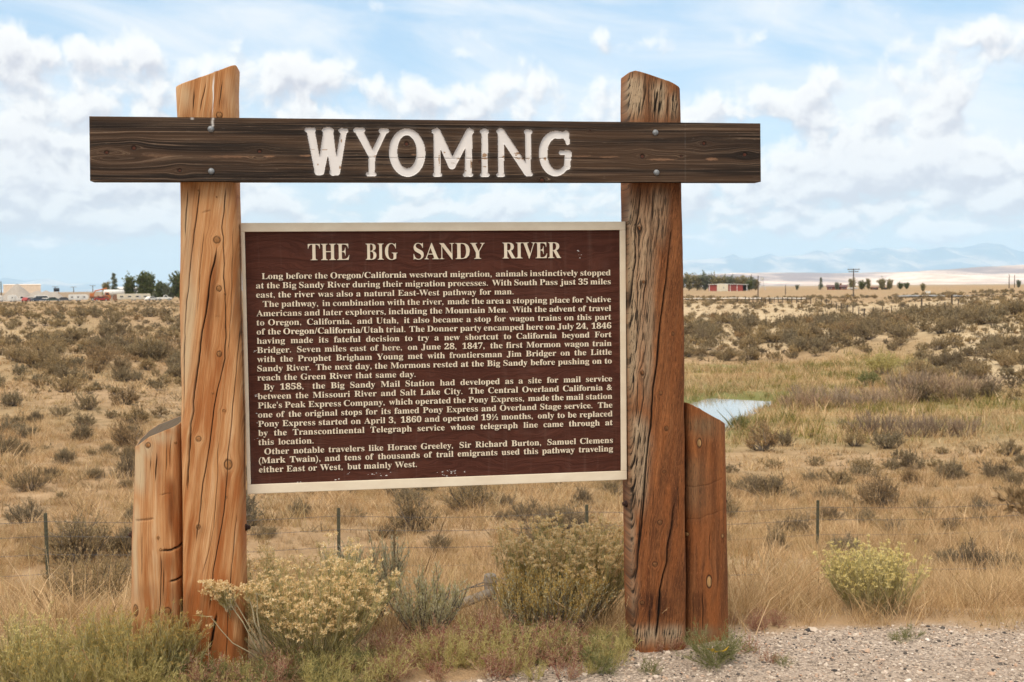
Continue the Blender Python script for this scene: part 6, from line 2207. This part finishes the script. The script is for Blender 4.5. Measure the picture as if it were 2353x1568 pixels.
def scrap_heap():
    r, k = facing('scrap_heap', Z3(1310, 0)[0], 0, 'rusty heap of old machinery left of the long cream trailer', 'scrap heap', DL + 2)
    rnd = random.Random(8)
    frame = MB()
    for _ in range(16):
        a = Vector((rnd.uniform(-3.4, 3.4), rnd.uniform(-1.5, 1.5), rnd.uniform(.1, 1.0)))
        frame.tube([a, a + Vector((rnd.uniform(-1.6, 1.6), rnd.uniform(-.6, .6), rnd.uniform(.2, 1.8)))], rnd.uniform(.06, .16), 6)
    frame.build('pipe_stack', m_rustp, r)
    MB().prism([(-3.2, 0), (-3.3, 1.2), (-2.2, 1.9), (-.8, 1.7), (-.2, .9), (-.1, 0)], -.9, .8).build('machine_body', m_rustp, r, bevel=.1)
    MB().tube([(1.7, -.8, 1.0), (1.7, .8, 1.0)], 1.0, 16).build('drum', col('brown_metal', (.24, .13, .08)), r)
    MB().tube([(.4, -.5, 0), (.9, -.5, 3.0)], .11, 6).build('upright', m_greyp, r)


scrap_heap()


def gravel_heap():
    px = Z3(395, 0)[0]
    r, k = facing('gravel_heap', px, 0, 'large grey gravel heap with a pointed peak behind the parked cars', 'gravel heap', 400)
    n, m = 90, 40
    x = np.linspace(-370, 370, n) * .1953 * k
    y = np.linspace(-14, 14, m)
    X, Y = np.meshgrid(x, y)
    hp = lambda cx, hh, w, wy: hh * k * .1953 * np.clip(1 - np.hypot((X / (.1953 * k) - cx) / w, Y / wy), 0, 1) ** .92
    Z = np.maximum.reduce([hp(-160, 222, 225, 13), hp(60, 140, 235, 12), hp(150, 142, 210, 12), hp(250, 130, 140, 12)])
    k2 = np.array([.25, .5, .25])
    for _ in range(3):
        Z[:, 1:-1] = Z[:, :-2] * .25 + Z[:, 1:-1] * .5 + Z[:, 2:] * .25
        Z[1:-1] = Z[:-2] * .25 + Z[1:-1] * .5 + Z[2:] * .25
    Z = Z + fbm(X / 3, Y / 3, 3, 3) * .35 * (Z > .3) - .4
    idx = np.arange(n * m).reshape(m, n)
    f = np.stack([idx[:-1, :-1], idx[:-1, 1:], idx[1:, 1:], idx[1:, :-1]], -1).reshape(-1, 4)
    _mesh_np('heap', np.stack([X, Y, Z], -1).reshape(-1, 3), f, col('gravel_grey', (.33, .29, .25), .95), r, smooth=True)


gravel_heap()


def box_house(name, px, dist, wpx, hpx, depth, label, wall, roofm, rise=.18, windows=2, over=.35, cat='building', chimney=False):
    r, k = facing(name, px, 0, label, cat, dist)
    L, h = wpx * k, hpx * k
    e = h * (1 - rise)
    x = L / 2
    MB().prism([(-x, 0), (-x, e), (x, e), (x, 0)], -depth / 2, depth / 2).build('wall', wall, r)
    yo = depth / 2 + over
    rf = MB()
    for s in (-1, 1):
        rf.add([(-x - over, s * yo, e - .05), (x + over, s * yo, e - .05), (x + over, 0, h), (-x - over, 0, h), (-x - over, s * yo, e + .12), (x + over, s * yo, e + .12), (x + over, 0, h + .18), (-x - over, 0, h + .18)],
               [[0, 1, 2, 3], [7, 6, 5, 4], [0, 4, 5, 1], [1, 5, 6, 2], [3, 2, 6, 7], [0, 3, 7, 4]])
    ro = rf.build('roof', roofm, r)
    if chimney:
        MB().box(x * .3, x * .3 + .8, -.4, .4, h - .3, h + .9).build('chimney', m_rustp, ro)
    for sx in (-1, 1):
        g = MB().add([(sx * x, -depth / 2, e), (sx * x, depth / 2, e), (sx * x, 0, h)], [[0, 1, 2]])
        g.build('gable', wall, r)
    for i in range(windows):
        cx = -x + L * (i + .5) / windows
        f = MB().box(cx - .75, cx + .75, -depth / 2 - .06, -depth / 2 - .004, e * .38, e * .78).build('window', m_whitep, r)
        MB().box(cx - .62, cx + .62, -depth / 2 - .08, -depth / 2 - .064, e * .43, e * .73).build('pane', m_glass, f)
    MB().box(x * .12, x * .12 + 1.0, -depth / 2 - .05, -depth / 2 - .004, 0, min(2.1, e * .8)).build('door', m_darkwood, r)
    return r, L, h, e, k


box_house('metal_shed', 54.5, 590, 77, 28, 26, 'huge windowless beige shed behind the gravel heap', m_tan, m_tan, .06, 0, .1)
box_house('mobile_home', Z3(1600, 0)[0], 430, 67, 27, 9, 'grey mobile home with a flat white roof behind the cream trailer', col('slate_siding', (.16, .17, .17)), m_whitep, .14, 4, .6)
box_house('red_house', Z4(1090, 0)[0], 520, 43, 10.5, 9, 'low dark red house under the far mesa', col('brick_red_siding', (.20, .055, .04)), col('dark_red_roof', (.12, .05, .045)), .38, 3, .5, chimney=True)
box_house('shed', Z4(1342, 0)[0], 505, 17, 6.5, 5, 'low dark brown shed right of the tall utility pole', m_rustp, m_rustp, .3, 1, .2)
box_house('shed', Z4(1410, 0)[0], 505, 15, 5.5, 5, 'small dark shed below the yellowing trees', m_darkwood, m_rustp, .3, 1, .2)
trailer(Z4(1195, 0)[0], 498, 23, 5.6, 'white trailer parked right of the dark red house', m_whitep, windows=2)


def barn():
    px = Z4(358, 0)[0]
    r, k = facing('red_barn', px, 0, 'red metal barn with a white central front and an open right bay', 'barn', 500)
    u = .3408 * k
    X = lambda x: (x - 358) * u
    h = 46 * u
    MB().box(X(228), X(455), .3, 14, 0, h).build('wall', m_redp, r)
    w = MB().prism([(X(284), 0), (X(284), h * .98), (X(320), h * 1.06), (X(358), h * .98), (X(358), 0)], -.6, .28).build('white_front', m_creamp, r)
    f = MB().box(X(325), X(332), -.66, -.604, h * .35, h * .62).build('window', m_whitep, w)
    MB().box(X(326.2), X(330.8), -.69, -.662, h * .39, h * .58).build('pane', m_glass, f)
    MB().prism([(X(224), h), (X(320), h * 1.09), (X(492), h * .96), (X(492), h * .90), (X(320), h * 1.02), (X(224), h * .93)], -.3, 15).build('roof', m_whitep, r)
    MB().box(X(480), X(484), .4, .8, 0, h * .92).build('corner_post', m_whitep, r)
    MB().box(X(456), X(490), 12, 14, 0, h * .88).build('back_wall', m_darkwood, r)
    for x in (232, 370, 415):
        MB().box(X(x), X(x + 4), .22, .296, 0, h * .9).build('trim_board', m_whitep, r)
    MB().box(X(381), X(408), .22, .296, 0, h * .72).build('sliding_door', col('faded_red_door', (.24, .05, .04)), r)


barn()

m_pole = material('pole_timber', color=(.10, .075, .055), rough=.95)


def pole(px, base, top, label, arms=2, dist=None, r0=.14, mat=None):
    g = ground(px, base) if dist is None else at_depth(px, dist)
    h = row_at(px, top, g[1]) - g[2]
    r = empty('utility_pole', g, -math.atan2(g[0], g[1]), label, 'utility pole')
    MB().tube([(0, 0, -.5), (0, 0, h * .5), (0, 0, h)], [r0 * 1.3, r0 * 1.1, r0 * .85], 8).build('pole_shaft', mat or m_pole, r)
    for i in range(arms):
        z = h * (.97 - .075 * i)
        c = MB().box(-1.6 + .3 * i, 1.6 - .3 * i, -.24, -.12, z - .09, z + .09).build('crossarm', mat or m_pole, r)
        for x in (-1.3, -.6, .6, 1.3):
            MB().tube([(x * (1 - .15 * i), -.18, z + .09), (x * (1 - .15 * i), -.18, z + .34)], [.05, .08], 6).build('insulator', m_greyp, c)
    return r


pole(*Z4(1203, 410), Z4(0, 211)[1], 'tallest utility pole with two crossarms on the far flat')
pole(*Z4(560, 410), Z4(0, 258)[1], 'plain brown pole right of the red barn', 0)
pole(*Z4(745, 386), Z4(0, 322)[1], 'short thin pole on the flat right of the barn', 0)
pole(Z4(515, 0)[0], 0, Z4(0, 250)[1], 'bare pole sticking out of the trees behind the barn', 0, dist=530)
pole(*Z4(2248, 366), Z4(0, 250)[1], 'left one of two tall poles on the right skyline', 0, dist=400)
pole(*Z4(2284, 330), Z4(0, 253)[1], 'right one of two tall poles on the right skyline', 0, dist=470)
pole(Z3(32, 0)[0], 0, Z3(0, 518)[1], 'tall thin mast at the left edge of the photo', 0, dist=420, r0=.18)
for i, (x, t, lb) in enumerate(((667, 578, 'leftmost of three distant utility poles over the white trailer'), (883, 583, 'middle one of three distant utility poles over the white trailer'), (1108, 566, 'rightmost of three distant utility poles, left of the pale tree'))):
    pole(Z3(x, 0)[0], 0, Z3(0, t)[1], lb, 1, dist=640, r0=.2)


def windmill():
    g = at_depth(Z4(587, 0)[0], 520)
    h = row_at(Z4(587, 0)[0], Z4(0, 270)[1], 520) - g[2]
    r = empty('windmill_tower', g, 0, 'thin lattice water tower right of the barn trees', 'tower')
    for sx, sy in ((-1, -1), (1, -1), (1, 1), (-1, 1)):
        MB().tube([(sx * 1.5, sy * 1.5, 0), (sx * .3, sy * .3, h * .8)], .07, 5).build('leg', m_greyp, r)
    for k in range(1, 4):
        q = 1.5 - 1.2 * k / 4
        z = h * .8 * k / 4
        MB().tube([(-q, -q, z), (q, -q, z), (q, q, z), (-q, q, z), (-q, -q, z)], .05, 4, caps=False).build('brace', m_greyp, r)
    MB().tube([(0, 0, h * .8), (0, 0, h)], [.9, .9], 10).build('tank', m_greyp, r)


windmill()


def small_things():
    g = ground(*Z4(1705, 382))
    k = g[1] / FPX * .3408
    r = empty('road_sign', g, -math.atan2(g[0], g[1]), 'two small white sign boards by the grey road on the right', 'sign')
    for x in (-9, 9):
        MB().box((x - 7) * k, (x + 7) * k, -.03, .03, 4 * k, 20 * k).build('board', m_whitep, r)
        MB().box(x * k - .04, x * k + .04, .031, .10, -.2, 18 * k).build('leg', m_greyp, r)
    r, kk = facing('fuel_tank', Z3(682, 0)[0], 0, 'dark round fuel tank on a stand right of the gravel heap', 'tank', 420)
    MB().tube([(-1.0, 0, 3.9), (1.0, 0, 3.9)], .7, 16).build('tank_shell', material('dark_tank_paint', color=(.03, .035, .045), rough=.6), r)
    for x in (-1.2, 1.2):
        for y in (-.8, .8):
            MB().tube([(x * .6, y * .5, 0), (x * .6, y * .5, 3.4)], .08, 6).build('leg', m_rustp, r)
    r, kk = facing('storage_tank', Z3(1355, 0)[0], 0, 'long white storage tank behind the rusty scrap heap', 'tank', 400)
    MB().tube([(-3.6, 0, 2.75), (-3.3, 0, 2.75), (3.3, 0, 2.75), (3.6, 0, 2.75)], [.5, 1.05, 1.05, .5], 16).build('tank_shell', m_whitep, r, smooth=True)
    for x in (-2.2, 2.2):
        MB().box(x - .2, x + .2, -.8, .8, 0, 1.95).build('cradle', m_greyp, r)
    r, kk = facing('low_wall', Z3(940, 0)[0], 0, 'long low tan embankment wall behind the white trailer', 'wall', 470)
    MB().prism([(-45, 0), (-44, 2.2), (60, 3.3), (61, 0)], -2, 2).build('bank', col('pale_clay', (.50, .40, .30), .9), r)


small_things()
haze()
